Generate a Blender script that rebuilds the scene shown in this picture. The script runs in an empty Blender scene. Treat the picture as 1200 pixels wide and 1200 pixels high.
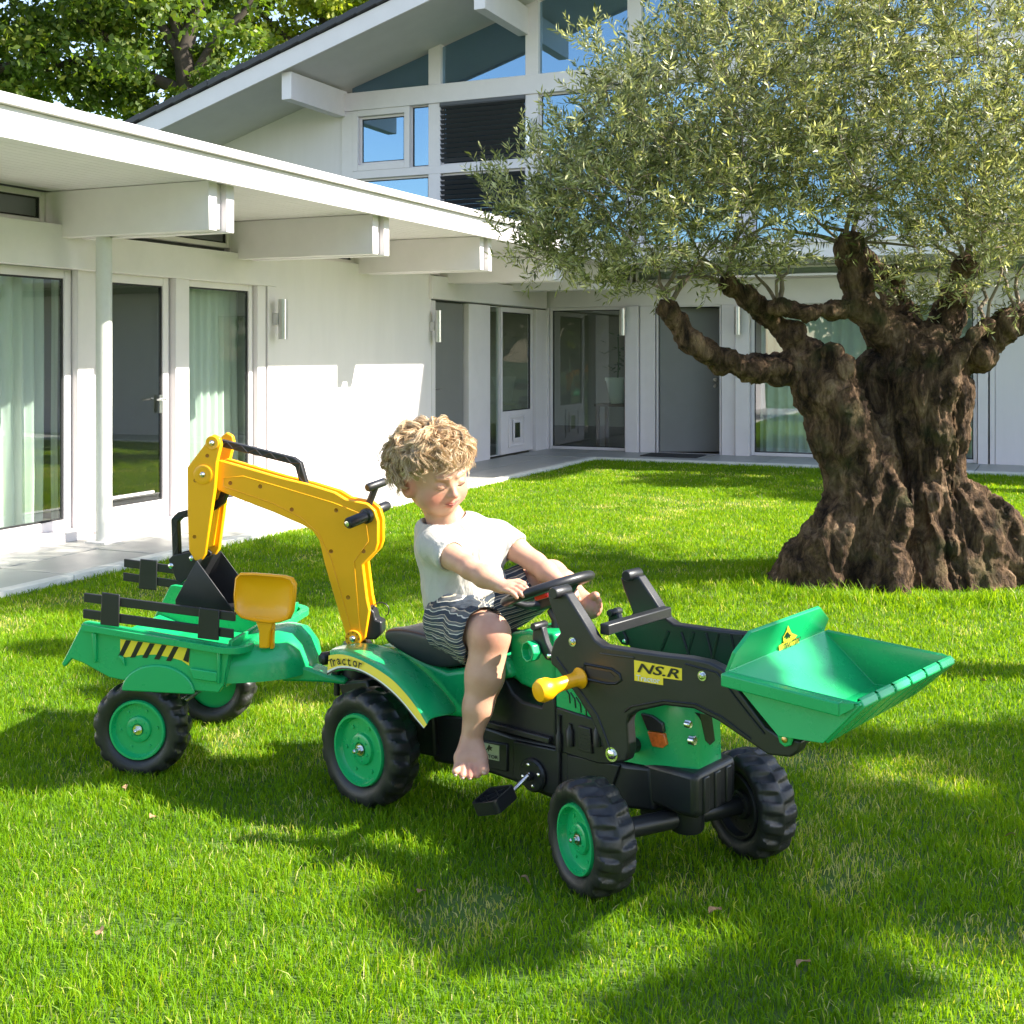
import bpy, bmesh, math, random
import numpy as np
from mathutils import Vector, Matrix, noise

random.seed(7); np.random.seed(7)
S = bpy.context.scene
COL = S.collection

# ------------------------------------------------------------------ camera
F = 1411.0; HOR = 415.0; CH = 1.5          # focal length and horizon of the photo (1200 px wide), eye height
cam_d = bpy.data.cameras.new('camera'); cam = bpy.data.objects.new('camera', cam_d); COL.objects.link(cam)
cam.location = (0, 0, CH); cam.rotation_euler = (math.radians(90), 0, 0)
cam_d.sensor_width = 36; cam_d.lens = 36 * F / 1200; cam_d.shift_y = -(600 - HOR) / 1200
cam_d.clip_start = 0.05; cam_d.clip_end = 600
S.camera = cam

# ------------------------------------------------------------------ light
SUN_DIR = Vector((0.991, -0.130, 0.81)).normalized()      # towards the sun
sun_el = math.asin(SUN_DIR.z); sun_az = math.atan2(SUN_DIR.x, SUN_DIR.y)
wd = bpy.data.worlds.new('World'); S.world = wd; wd.use_nodes = True
nt = wd.node_tree; nt.nodes.clear()
sky = nt.nodes.new('ShaderNodeTexSky'); sky.sky_type = 'NISHITA'; sky.sun_disc = False
sky.sun_elevation = sun_el; sky.sun_rotation = sun_az
sky.air_density = 1.0; sky.dust_density = 0.3; sky.ozone_density = 1.6
bg = nt.nodes.new('ShaderNodeBackground'); bg.inputs[1].default_value = 0.135
wo = nt.nodes.new('ShaderNodeOutputWorld')
tn_ = nt.nodes.new('ShaderNodeMix'); tn_.data_type = 'RGBA'; tn_.blend_type = 'MULTIPLY'; tn_.inputs[0].default_value = 1; tn_.inputs[7].default_value = (1.10, 0.97, 0.90, 1)
nt.links.new(sky.outputs[0], tn_.inputs[6]); nt.links.new(tn_.outputs[2], bg.inputs[0]); nt.links.new(bg.outputs[0], wo.inputs[0])
sl = bpy.data.lights.new('sun', 'SUN'); sl.energy = 5.0; sl.angle = math.radians(0.6); sl.color = (1.0, 0.94, 0.82)
so = bpy.data.objects.new('sun', sl); COL.objects.link(so); so.location = (20, -5, 20)
so.rotation_euler = SUN_DIR.to_track_quat('Z', 'Y').to_euler()
S.view_settings.view_transform = 'Standard'; S.view_settings.look = 'None'
S.view_settings.gamma = 1; S.view_settings.exposure = 1.65; S.view_settings.use_curve_mapping = False

# ------------------------------------------------------------------ materials
def nmat(name):
    m = bpy.data.materials.new(name); m.use_nodes = True
    n = m.node_tree; b = n.nodes['Principled BSDF']
    return m, n, b
def lk(n, a, b): n.links.new(a, b)
def node(n, t, **kw):
    x = n.nodes.new(t)
    for k, v in kw.items():
        if k.startswith('i_'):
            key = k[2:]
            x.inputs[int(key) if key.isdigit() else key].default_value = v
        else: setattr(x, k, v)
    return x
def ramp(n, fac, stops):
    r = n.nodes.new('ShaderNodeValToRGB'); e = r.color_ramp.elements
    while len(e) < len(stops): e.new(0.5)
    for q, (p, c) in zip(e, stops): q.position = p; q.color = (c[0], c[1], c[2], 1)
    lk(n, fac, r.inputs[0]); return r.outputs[0]
def M(name, col, rough=0.5, var=0.0, scale=20, bump=0.0, bscale=60, metal=0, coat=0, spec=0.5, sss=0, aniso=(1, 1, 1)):
    m, n, b = nmat(name)
    b.inputs['Roughness'].default_value = rough; b.inputs['Metallic'].default_value = metal
    b.inputs['Specular IOR Level'].default_value = spec
    b.inputs['Coat Weight'].default_value = coat; b.inputs['Coat Roughness'].default_value = 0.15
    b.inputs['Base Color'].default_value = (*col, 1)
    tc = node(n, 'ShaderNodeTexCoord'); mp = node(n, 'ShaderNodeMapping'); mp.inputs['Scale'].default_value = aniso
    lk(n, tc.outputs['Object'], mp.inputs[0])
    if var:
        nz = node(n, 'ShaderNodeTexNoise', i_Scale=scale, i_Detail=6.0, i_Roughness=0.65); lk(n, mp.outputs[0], nz.inputs['Vector'])
        c = ramp(n, nz.outputs[0], [(0.3, [x * (1 - var) for x in col]), (0.7, [min(1, x * (1 + var)) for x in col])])
        lk(n, c, b.inputs['Base Color'])
        mr = node(n, 'ShaderNodeMapRange', i_3=max(0, rough - 0.08), i_4=min(1, rough + 0.1)); lk(n, nz.outputs[0], mr.inputs[0]); lk(n, mr.outputs[0], b.inputs['Roughness'])
    if bump:
        nb = node(n, 'ShaderNodeTexNoise', i_Scale=bscale, i_Detail=5.0); lk(n, mp.outputs[0], nb.inputs['Vector'])
        bp = node(n, 'ShaderNodeBump', i_Strength=bump, i_Distance=0.01); lk(n, nb.outputs[0], bp.inputs['Height']); lk(n, bp.outputs[0], b.inputs['Normal'])
    if sss:
        b.inputs['Subsurface Weight'].default_value = sss; b.inputs['Subsurface Radius'].default_value = (0.02, 0.008, 0.004); b.inputs['Subsurface Scale'].default_value = 0.5
    return m

def glass_mat(name, refl, tint=(0.9, 0.95, 0.93), rough=0.0, gcol=(0.95, 0.97, 1)):
    m, n, b = nmat(name); n.nodes.remove(b)
    out = n.nodes['Material Output']
    tr = node(n, 'ShaderNodeBsdfTransparent'); tr.inputs[0].default_value = (*tint, 1)
    gl = node(n, 'ShaderNodeBsdfGlossy', i_Roughness=rough); gl.inputs[0].default_value = (*gcol, 1)
    fr = node(n, 'ShaderNodeFresnel', i_IOR=1.5)
    mr = node(n, 'ShaderNodeMapRange', i_3=refl, i_4=1.0); lk(n, fr.outputs[0], mr.inputs[0])
    tc = node(n, 'ShaderNodeTexCoord'); nz = node(n, 'ShaderNodeTexNoise', i_Scale=0.9, i_Detail=1.0); lk(n, tc.outputs['Object'], nz.inputs['Vector'])
    bp = node(n, 'ShaderNodeBump', i_Strength=0.03, i_Distance=0.05); lk(n, nz.outputs[0], bp.inputs['Height']); lk(n, bp.outputs[0], gl.inputs['Normal'])
    ge = node(n, 'ShaderNodeNewGeometry'); iv = node(n, 'ShaderNodeMath', operation='SUBTRACT', i_0=1.0); lk(n, ge.outputs['Backfacing'], iv.inputs[1])
    mu = node(n, 'ShaderNodeMath', operation='MULTIPLY'); lk(n, mr.outputs[0], mu.inputs[0]); lk(n, iv.outputs[0], mu.inputs[1])
    mx = node(n, 'ShaderNodeMixShader'); lk(n, mu.outputs[0], mx.inputs[0]); lk(n, tr.outputs[0], mx.inputs[1]); lk(n, gl.outputs[0], mx.inputs[2])
    lk(n, mx.outputs[0], out.inputs[0]); return m

white = M('white_paint', (0.735, 0.69, 0.70), 0.45, var=0.04, scale=3.0, bump=0.05, bscale=90)
white_wall = M('white_render', (0.735, 0.69, 0.70), 0.75, var=0.03, scale=2.2, aniso=(2.2, 2.2, .45), bump=0.12, bscale=120)
steel = M('brushed_steel', (0.62, 0.62, 0.62), 0.28, metal=1, var=0.08, scale=30, aniso=(1, 1, 0.05))
dark_gap = M('rubber_seal', (0.015, 0.015, 0.017), 0.6)
grey_door = M('grey_door_paint', (0.19, 0.19, 0.185), 0.5, var=0.05, scale=3)
glass_low = glass_mat('clear_window_glass', 0.10, (0.90, 0.965, 0.93))
glass_high = glass_mat('mirroring_window_glass', 0.5, (0.5, 0.58, 0.6), gcol=(0.30, 0.50, 0.68))
green = M('green_plastic', (0.008, 0.40, 0.125), 0.27, var=0.04, scale=6, bump=0.03, bscale=200, coat=0.25)
black = M('black_plastic', (0.016, 0.016, 0.018), 0.38, var=0.12, scale=9, bump=0.08, bscale=350)
rubber = M('black_tyre_plastic', (0.018, 0.018, 0.019), 0.42, var=0.2, scale=14, bump=0.1, bscale=220)
yellow = M('yellow_plastic', (0.95, 0.43, 0.004), 0.33, var=0.03, scale=8, bump=0.03, bscale=200, coat=0.15)
decal_yellow = M('yellow_sticker', (0.90, 0.68, 0.04), 0.4)
decal_black = M('black_sticker', (0.01, 0.01, 0.01), 0.4)
decal_white = M('white_sticker', (0.75, 0.74, 0.70), 0.4)
chrome = M('zinc_plated_steel', (0.72, 0.72, 0.70), 0.22, metal=1)

# ------------------------------------------------------------------ geometry helpers
class Frame:
    """origin + yaw; local axes a (along), b (across), c (up)"""
    def __init__(s, x, y, ax, ay, z=0.0):
        l = math.hypot(ax, ay); ax /= l; ay /= l
        s.m = Matrix(((ax, -ay, 0, x), (ay, ax, 0, y), (0, 0, 1, z), (0, 0, 0, 1))); s.i = s.m.inverted()
    def _r(s, px, py):
        o = s.i @ Vector((0, 0, CH)); d = s.i.to_3x3() @ Vector(((px - 600) / F, 1, (HOR - py) / F)); return o, d
    def b(s, px, py, b):
        o, d = s._r(px, py); t = (b - o.y) / d.y; return o + d * t
    def a(s, px, py, a):
        o, d = s._r(px, py); t = (a - o.x) / d.x; return o + d * t
    def c(s, px, py, c):
        o, d = s._r(px, py); t = (c - o.z) / d.z; return o + d * t
    def w(s, p): return s.m @ Vector(p)
    def poly(s, pts, b): return [((q := s.b(x, y, b)).x, q.z) for x, y in pts]
def wp(px, py, Y): return Vector(((px - 600) / F * Y, Y, CH + (HOR - py) / F * Y))
def proj(p): return (600 + F * p[0] / p[1], HOR - F * (p[2] - CH) / p[1])

def ortho(d):
    d = Vector(d).normalized(); r = Vector((0, 0, 1)) if abs(d.z) < 0.9 else Vector((1, 0, 0))
    x = d.cross(r).normalized(); return x, d.cross(x).normalized()

class MB:
    def __init__(s): s.v = []; s.f = []
    def add(s, vs, fs):
        n = len(s.v); s.v += [tuple(v) for v in vs]; s.f += [tuple(i + n for i in f) for f in fs]; return s
    def box(s, x0, x1, y0, y1, z0, z1, m=None):
        x0, x1 = sorted((x0, x1)); y0, y1 = sorted((y0, y1)); z0, z1 = sorted((z0, z1))
        vs = [Vector(p) for p in ((x0, y0, z0), (x1, y0, z0), (x1, y1, z0), (x0, y1, z0), (x0, y0, z1), (x1, y0, z1), (x1, y1, z1), (x0, y1, z1))]
        if m: vs = [m @ v for v in vs]
        return s.add(vs, [(0, 3, 2, 1), (4, 5, 6, 7), (0, 1, 5, 4), (1, 2, 6, 5), (2, 3, 7, 6), (3, 0, 4, 7)])
    def prism(s, poly, b0, b1):
        """outline in (a, c), extruded over b"""
        A = sum(poly[i][0] * poly[(i + 1) % len(poly)][1] - poly[(i + 1) % len(poly)][0] * poly[i][1] for i in range(len(poly)))
        if A < 0: poly = poly[::-1]
        b0, b1 = sorted((b0, b1)); n = len(poly)
        vs = [(a, b0, c) for a, c in poly] + [(a, b1, c) for a, c in poly]
        fs = [tuple(range(n)), tuple(range(2 * n - 1, n - 1, -1))] + [(i, n + i, n + (i + 1) % n, (i + 1) % n) for i in range(n)]
        return s.add(vs, fs)
    def loft(s, rings, cap=True, closed=True):
        n = len(rings[0]); vs = [p for r in rings for p in r]; fs = []
        for k in range(len(rings) - 1):
            for i in range(n if closed else n - 1):
                j = (i + 1) % n; fs.append((k * n + i, k * n + j, (k + 1) * n + j, (k + 1) * n + i))
        if cap and closed: fs += [tuple(range(n - 1, -1, -1)), tuple(range((len(rings) - 1) * n, len(rings) * n))]
        return s.add(vs, fs)
    def tube(s, pts, r, seg=8, cap=True, sq=None):
        pts = [Vector(p) for p in pts]; rs = r if hasattr(r, '__len__') else [r] * len(pts)
        rings = []; px = None
        for i, p in enumerate(pts):
            d = (pts[min(i + 1, len(pts) - 1)] - pts[max(i - 1, 0)])
            if d.length < 1e-9: d = Vector((0, 0, 1))
            d.normalize()
            if px is None: x, y = ortho(d)
            else:
                x = px - d * px.dot(d); x = x.normalized() if x.length > 1e-6 else ortho(d)[0]; y = d.cross(x)
            px = x
            rings.append([p + (x * math.cos(2 * math.pi * k / seg) + y * math.sin(2 * math.pi * k / seg)) * rs[i] for k in range(seg)])
        return s.loft(rings, cap)
    def lathe(s, prof, o, d, seg=24, x=None):
        """prof: (radius, distance along d)"""
        d = Vector(d).normalized(); X, Y = ortho(d); o = Vector(o)
        rings = [[o + d * h + (X * math.cos(2 * math.pi * k / seg) + Y * math.sin(2 * math.pi * k / seg)) * max(r, 1e-4) for k in range(seg)] for r, h in prof]
        return s.loft(rings, True)
    def ell(s, c, r, seg=12, rings=8, m=None):
        c = Vector(c); r = Vector(r) if hasattr(r, '__len__') else Vector((r, r, r)); R = []
        for i in range(1, rings):
            t = math.pi * i / rings
            R.append([Vector((r.x * math.sin(t) * math.cos(2 * math.pi * k / seg), r.y * math.sin(t) * math.sin(2 * math.pi * k / seg), -r.z * math.cos(t))) for k in range(seg)])
        if m: R = [[m @ q for q in rr] for rr in R]
        return s.loft([[c + q for q in rr] for rr in R], True)
    def fix(s):
        return s
    def mesh(s, name):
        me = bpy.data.meshes.new(name); me.from_pydata(s.v, [], s.f); return me
    def build(s, name, mat, parent=None, smooth=None, bevel=0, seg=2, fixn=True, loc=None):
        me = s.mesh(name)
        if fixn:
            bm = bmesh.new(); bm.from_mesh(me); bmesh.ops.recalc_face_normals(bm, faces=bm.faces[:]); bm.to_mesh(me); bm.free()
        me.materials.append(mat)
        if smooth is not None:
            me.polygons.foreach_set('use_smooth', [True] * len(me.polygons)); me.set_sharp_from_angle(angle=math.radians(smooth))
        o = bpy.data.objects.new(name, me); COL.objects.link(o)
        if parent: o.parent = parent
        if loc: o.location = loc
        if bevel:
            if smooth is None:
                me.polygons.foreach_set('use_smooth', [True] * len(me.polygons)); me.set_sharp_from_angle(angle=math.radians(30))
            bv = o.modifiers.new('bevel', 'BEVEL'); bv.width = bevel; bv.segments = seg; bv.limit_method = 'ANGLE'; bv.angle_limit = math.radians(30); bv.harden_normals = False
        return o

def mesh_np(name, V, Fc, mat, parent=None, smooth=True, attrs=None):
    """V (n,3), Fc (m,k) numpy"""
    me = bpy.data.meshes.new(name); V = np.asarray(V, np.float32); Fc = np.asarray(Fc, np.int32); k = Fc.shape[1]
    me.vertices.add(len(V)); me.vertices.foreach_set('co', V.ravel())
    me.loops.add(Fc.size); me.loops.foreach_set('vertex_index', Fc.ravel())
    me.polygons.add(len(Fc)); me.polygons.foreach_set('loop_start', np.arange(0, Fc.size, k, dtype=np.int32))
    if smooth: me.polygons.foreach_set('use_smooth', np.ones(len(Fc), bool))
    for nm, arr in (attrs or {}).items():
        at = me.attributes.new(nm, 'FLOAT', 'POINT'); at.data.foreach_set('value', np.asarray(arr, np.float32))
    me.update(calc_edges=True); me.validate()
    me.materials.append(mat); o = bpy.data.objects.new(name, me); COL.objects.link(o)
    if parent: o.parent = parent
    return o

def thing(name, label, cat, frame=None, loc=None, group=None):
    o = bpy.data.objects.new(name, None); COL.objects.link(o); o.empty_display_size = 0.1
    if frame: o.matrix_world = frame.m
    if loc: o.location = loc
    o['label'] = label; o['category'] = cat
    if group: o['group'] = group
    bpy.context.view_layer.update() if False else None
    return o
def tag(o, label, cat, group=None):
    o['label'] = label; o['category'] = cat
    if group: o['group'] = group
    return o
def struct(o): o['kind'] = 'structure'; return o
def stuff(o): o['kind'] = 'stuff'; return o

def text_part(txt, mat, parent, origin, xdir, ydir, height, width=None, shear=0, name='lettering', lift=0.0015):
    """flat lettering laid on a surface; origin lower-left, parent-local"""
    cu = bpy.data.curves.new(name, 'FONT'); cu.body = txt; cu.size = 1; cu.shear = shear; cu.extrude = 0.0; cu.fill_mode = 'FRONT' if hasattr(cu, 'fill_mode') else None
    cu.resolution_u = 3; cu.offset = 0.018
    t = bpy.data.objects.new(name, cu); COL.objects.link(t)
    bpy.context.view_layer.update()
    me = bpy.data.meshes.new_from_object(t.evaluated_get(bpy.context.evaluated_depsgraph_get()))
    bpy.data.objects.remove(t); bpy.data.curves.remove(cu)
    co = np.empty(len(me.vertices) * 3, np.float32); me.vertices.foreach_get('co', co); co = co.reshape(-1, 3)
    mn = co.min(0); mxx = co.max(0); sy = height / (mxx[1] - mn[1]); sx = sy if width is None else width / (mxx[0] - mn[0])
    X = Vector(xdir).normalized(); Yv = Vector(ydir).normalized(); N = X.cross(Yv).normalized(); o = Vector(origin)
    out = np.array([list(o + X * float((c[0] - mn[0]) * sx) + Yv * float((c[1] - mn[1]) * sy) + N * lift) for c in co], np.float32)
    me.vertices.foreach_set('co', out.ravel()); me.update()
    me.name = name; me.materials.clear(); me.materials.append(mat)
    ob = bpy.data.objects.new(name, me); COL.objects.link(ob); ob.parent = parent
    return ob

# smooth signed-distance modelling: capsules and ellipsoids melted together, meshed with surface nets
class SDF:
    def __init__(s, lo, hi, h):
        s.lo = np.array(lo, np.float32); s.h = h; s.n = np.ceil((np.array(hi) - s.lo) / h).astype(int) + 1
        s.d = np.full(s.n, 1.0, np.float32)
    def _sub(s, lo, hi, pad):
        i0 = np.clip(np.floor((np.array(lo) - pad - s.lo) / s.h).astype(int), 0, s.n - 1)
        i1 = np.clip(np.ceil((np.array(hi) + pad - s.lo) / s.h).astype(int) + 1, 1, s.n)
        sl = tuple(slice(a, b) for a, b in zip(i0, i1))
        g = [s.lo[k] + s.h * np.arange(i0[k], i1[k], dtype=np.float32) for k in range(3)]
        return sl, g[0][:, None, None], g[1][None, :, None], g[2][None, None, :]
    def _comb(s, sl, d, k, op):
        a = s.d[sl]
        if op == 'sub':
            if k > 0:
                h = np.clip(0.5 - 0.5 * (a + d) / k, 0, 1); s.d[sl] = a * (1 - h) - d * h + k * h * (1 - h)
            else: s.d[sl] = np.maximum(a, -d)
        else:
            if k > 0:
                h = np.clip(0.5 + 0.5 * (a - d) / k, 0, 1); s.d[sl] = a * (1 - h) + d * h - k * h * (1 - h)
            else: s.d[sl] = np.minimum(a, d)
    def cap(s, p, q, r1, r2, k=0.01, op='add'):
        p = np.array(p, np.float32); q = np.array(q, np.float32); R = max(r1, r2)
        sl, X, Y, Z = s._sub(np.minimum(p, q) - R, np.maximum(p, q) + R, k + 3 * s.h + R * 0.3)
        ba = q - p; L = float(ba @ ba) + 1e-12
        t = np.clip(((X - p[0]) * ba[0] + (Y - p[1]) * ba[1] + (Z - p[2]) * ba[2]) / L, 0, 1)
        d = np.sqrt((X - p[0] - t * ba[0]) ** 2 + (Y - p[1] - t * ba[1]) ** 2 + (Z - p[2] - t * ba[2]) ** 2) - (r1 + (r2 - r1) * t)
        s._comb(sl, d, k, op); return s
    def chain(s, pts, rs, k=0.01, op='add'):
        for i in range(len(pts) - 1): s.cap(pts[i], pts[i + 1], rs[i], rs[i + 1], k, op)
        return s
    def ell(s, c, r, k=0.01, op='add', m=None):
        c = np.array(c, np.float32); r = np.array(r, np.float32) if hasattr(r, '__len__') else np.full(3, r, np.float32)
        R = r.max(); sl, X, Y, Z = s._sub(c - R, c + R, k + 3 * s.h + R * 0.3)
        x, y, z = X - c[0], Y - c[1], Z - c[2]
        if m is not None:
            a = np.array(m.to_3x3().transposed(), np.float32)    # world -> local
            x, y, z = a[0, 0] * x + a[0, 1] * y + a[0, 2] * z, a[1, 0] * x + a[1, 1] * y + a[1, 2] * z, a[2, 0] * x + a[2, 1] * y + a[2, 2] * z
        k0 = np.sqrt((x / r[0]) ** 2 + (y / r[1]) ** 2 + (z / r[2]) ** 2); k1 = np.sqrt((x / r[0] ** 2) ** 2 + (y / r[1] ** 2) ** 2 + (z / r[2] ** 2) ** 2)
        d = k0 * (k0 - 1) / (k1 + 1e-9)
        s._comb(sl, d, k, op); return s
    def mesh(s, name, mat, parent=None, relax=2, dispf=None, keep=None):
        d = s.d; n = d.shape; ins = d < 0
        c = np.zeros((n[0] - 1, n[1] - 1, n[2] - 1), int)
        for i in (0, 1):
            for j in (0, 1):
                for k in (0, 1): c += ins[i:n[0] - 1 + i, j:n[1] - 1 + j, k:n[2] - 1 + k]
        act = (c > 0) & (c < 8); idx = np.full(c.shape, -1, int); ci = np.argwhere(act); idx[act] = np.arange(len(ci))
        acc = np.zeros((len(ci), 3)); cnt = np.zeros(len(ci))
        corners = [(i, j, k) for i in (0, 1) for j in (0, 1) for k in (0, 1)]
        for a in corners:
            for ax in range(3):
                if a[ax]: continue
                b = list(a); b[ax] = 1
                da = d[ci[:, 0] + a[0], ci[:, 1] + a[1], ci[:, 2] + a[2]]; db = d[ci[:, 0] + b[0], ci[:, 1] + b[1], ci[:, 2] + b[2]]
                m = (da < 0) != (db < 0); t = np.where(m, da / np.where(m, da - db, 1), 0)
                p = np.tile(np.array(a, float), (len(ci), 1)); p[:, ax] += t
                acc += p * m[:, None]; cnt += m
        V = (ci + acc / cnt[:, None]) * s.h + s.lo
        faces = []
        for ax in range(3):
            u, v = [(1, 2), (2, 0), (0, 1)][ax]
            e = [slice(0, None)] * 3; f = [slice(0, None)] * 3; e[ax] = slice(0, n[ax] - 1); f[ax] = slice(1, n[ax])
            A = ins[tuple(e)]; B = ins[tuple(f)]; cr = np.argwhere(A != B)
            ok = (cr[:, u] > 0) & (cr[:, v] > 0) & (cr[:, u] < n[u] - 1) & (cr[:, v] < n[v] - 1); cr = cr[ok]
            sg = A[cr[:, 0], cr[:, 1], cr[:, 2]]
            def g(du, dv):
                q = cr.copy(); q[:, u] += du; q[:, v] += dv; return idx[q[:, 0], q[:, 1], q[:, 2]]
            q = np.stack([g(-1, -1), g(0, -1), g(0, 0), g(-1, 0)], 1)
            q[~sg] = q[~sg][:, ::-1]; faces.append(q)
        Fc = np.concatenate(faces); Fc = Fc[(Fc >= 0).all(1)]
        for _ in range(relax):
            acc = np.zeros_like(V); cn = np.zeros(len(V))
            for i in range(4):
                a, b = Fc[:, i], Fc[:, (i + 1) % 4]
                np.add.at(acc, a, V[b]); np.add.at(cn, a, 1)
                np.add.at(acc, b, V[a]); np.add.at(cn, b, 1)
            V = V * 0.45 + 0.55 * acc / np.maximum(cn, 1)[:, None]
        if dispf is not None:
            N = np.zeros_like(V); fn = np.cross(V[Fc[:, 2]] - V[Fc[:, 0]], V[Fc[:, 3]] - V[Fc[:, 1]])
            for i in range(4): np.add.at(N, Fc[:, i], fn)
            N /= np.linalg.norm(N, axis=1)[:, None] + 1e-9
            V = V + N * dispf(V, N)[:, None]
        if keep is not None:
            ok = keep(V); Fc = Fc[ok[Fc].all(1)]
            used = np.zeros(len(V), bool); used[Fc.ravel()] = True; re = np.cumsum(used) - 1; V = V[used]; Fc = re[Fc]
        return mesh_np(name, V, Fc, mat, parent)

def fnoise(V, s, seed=0.0):
    """fast value noise on an (n,3) array, about -1..1"""
    P = V * s + seed; I = np.floor(P).astype(np.int64); f = P - I; f = f * f * (3 - 2 * f)
    def hsh(i, j, k):
        h = (i * 374761393 + j * 668265263 + k * 2147483647 + 1013904223) & 0xffffffff
        h = ((h ^ (h >> 13)) * 1274126177) & 0xffffffff; h = h ^ (h >> 16)
        return (h & 0xffff) / 32767.5 - 1
    r = 0
    for a in (0, 1):
        for b in (0, 1):
            for c in (0, 1):
                w = (f[:, 0] if a else 1 - f[:, 0]) * (f[:, 1] if b else 1 - f[:, 1]) * (f[:, 2] if c else 1 - f[:, 2])
                r = r + w * hsh(I[:, 0] + a, I[:, 1] + b, I[:, 2] + c)
    return r

# ------------------------------------------------------------------ places measured from the photograph
C0 = (0.53, 18.73)                                   # inner corner of the two wings on the ground
FL = Frame(C0[0], C0[1], -0.4088, -0.9126)           # flat-roofed wing: a towards the camera, b out of the wall
FM = Frame(C0[0], C0[1], 0.9126, -0.4088)            # gabled house: a to the right, b into the house
FT = Frame(-0.293, 4.219, 0.755, -0.656)             # tractor: a forwards, b to its far side
FR = Frame(-1.32, 4.275, 0.985, -0.174)              # trailer: a forwards, b to its far side
# ================================================================== GROUND
gm, n, b = nmat('lawn_soil')
tc = node(n, 'ShaderNodeTexCoord'); nz = node(n, 'ShaderNodeTexNoise', i_Scale=9.0, i_Detail=12.0, i_Roughness=0.85); lk(n, tc.outputs['Object'], nz.inputs['Vector'])
c = ramp(n, nz.outputs[0], [(0.3, (0.040, 0.085, 0.010)), (0.5, (0.065, 0.130, 0.014)), (0.68, (0.13, 0.13, 0.045))]); lk(n, c, b.inputs['Base Color']); b.inputs['Roughness'].default_value = 0.9
g = MB(); G = 60
N_ = 24; xs = [-250, -120] + list(np.linspace(-60, 60, N_)) + [120, 250]; ys = [-250, -120] + list(np.linspace(-40, 80, N_)) + [160, 300]
g.add([(x, y, 0.0) for y in ys for x in xs], [(j * len(xs) + i, j * len(xs) + i + 1, (j + 1) * len(xs) + i + 1, (j + 1) * len(xs) + i) for j in range(len(ys) - 1) for i in range(len(xs) - 1)])
struct(g.build('ground', gm))

# ================================================================== PATIO
slab_m = M('grey_stone_paving', (0.36, 0.355, 0.335), 0.42, var=0.12, scale=3.5, bump=0.1, bscale=60)
kerb_m = M('pale_stone_edging', (0.66, 0.65, 0.60), 0.7, var=0.12, scale=9, bump=0.15, bscale=80)
joint_m = M('dark_joint_mortar', (0.16, 0.155, 0.14), 0.9, var=0.2, scale=30)
pb = MB(); pb.box(1.27, 16, -0.02, 1.2, -0.05, 0.012)
patio = pb.build('patio', joint_m); patio.matrix_world = FL.m; struct(patio)
def slab_mesh(l, w):
    m = MB().box(0.006, l - 0.006, 0.006, w - 0.006, 0, 0.026); return m
sm = {}
k = 0; a = 1.3
while a < 15.5:
    for j in range(2):
        key = 's'
        if key not in sm:
            o = slab_mesh(0.9, 0.6).build('paving_slab', slab_m, patio, bevel=0.003, seg=1); sm[key] = o
        else:
            o = sm[key].copy(); COL.objects.link(o); o.parent = patio
        o.location = (a, j * 0.6, 0.006 + random.uniform(-0.0015, 0.0015))
    a += 0.9
pb = MB(); pb.box(-0.0, 12, -1.2, -0.0, -0.05, 0.011)
path = pb.build('path', joint_m); path.matrix_world = FM.m; struct(path)
a = 0.0
while a < 11.8:
    for j in range(2):
        o = sm['s'].copy(); COL.objects.link(o); o.parent = path; o.location = (a, -0.6 * (j + 1), 0.005 + random.uniform(-0.0015, 0.0015))
    a += 0.9
kb = MB()
a = 1.32
ke = None
def kerbs(parent, a0, a1, b0, L=1.0):
    global ke
    a = a0
    while a < a1 - 0.05:
        if ke is None:
            ke = MB().box(0.003, L - 0.003, 0, 0.1, -0.04, 0.045).build('kerb_stone', kerb_m, parent, bevel=0.004, seg=1); o = ke
        else: o = ke.copy(); COL.objects.link(o); o.parent = parent
        o.location = (a, b0, random.uniform(-0.002, 0.002)); a += L
kerbs(patio, 1.25, 16, 1.2)
kerbs(path, 1.3, 12, -1.3)

# ================================================================== window / door makers
def ring_mb(a0, a1, c0, c1, w, b0, b1, mb=None, wb=None):
    m = mb or MB(); wb = wb or w
    m.box(a0, a0 + w, b0, b1, c0, c1); m.box(a1 - w, a1, b0, b1, c0, c1)
    m.box(a0 + w, a1 - w, b0 + .001, b1 - .001, c1 - w, c1); m.box(a0 + w, a1 - w, b0 + .001, b1 - .001, c0, c0 + wb); return m
def window(parent, a0, a1, c0, c1, out, w=0.05, glass=None, d=0.06, wb=None, seal=True, name='window'):
    """out = +1 when b points outwards; frame 4 cm behind the wall face"""
    a0, a1 = sorted((a0, a1)); bo = -0.03 * out; bi = bo - d * out
    fr = ring_mb(a0, a1, c0, c1, w, min(bo, bi), max(bo, bi), wb=wb).build(name, white, parent, bevel=0.004, seg=1)
    bg_ = (bo + bi) / 2; wb = wb or w
    MB().box(a0 + w, a1 - w, bg_ - .006, bg_ + .006, c0 + wb, c1 - w).build('pane', glass or glass_low, fr)
    if seal:
        s = ring_mb(a0 + w, a1 - w, c0 + wb, c1 - w, 0.014, bg_ - .014, bg_ + .014); s.build('seal', dark_gap, fr)
    return fr

# ================================================================== FLAT-ROOFED WING
wing = thing('house_wing', 'low white flat-roofed wing of the house along the left patio with deep eaves', 'house', FL)
SL = lambda px: FL.b(px, 415, 0).x
ZL, ZT, ZS = 2.18, 2.47, 2.77
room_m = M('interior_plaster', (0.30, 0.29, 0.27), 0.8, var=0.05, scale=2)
floor_m = M('interior_floor', (0.12, 0.10, 0.08), 0.4, var=0.2, scale=4)
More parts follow.
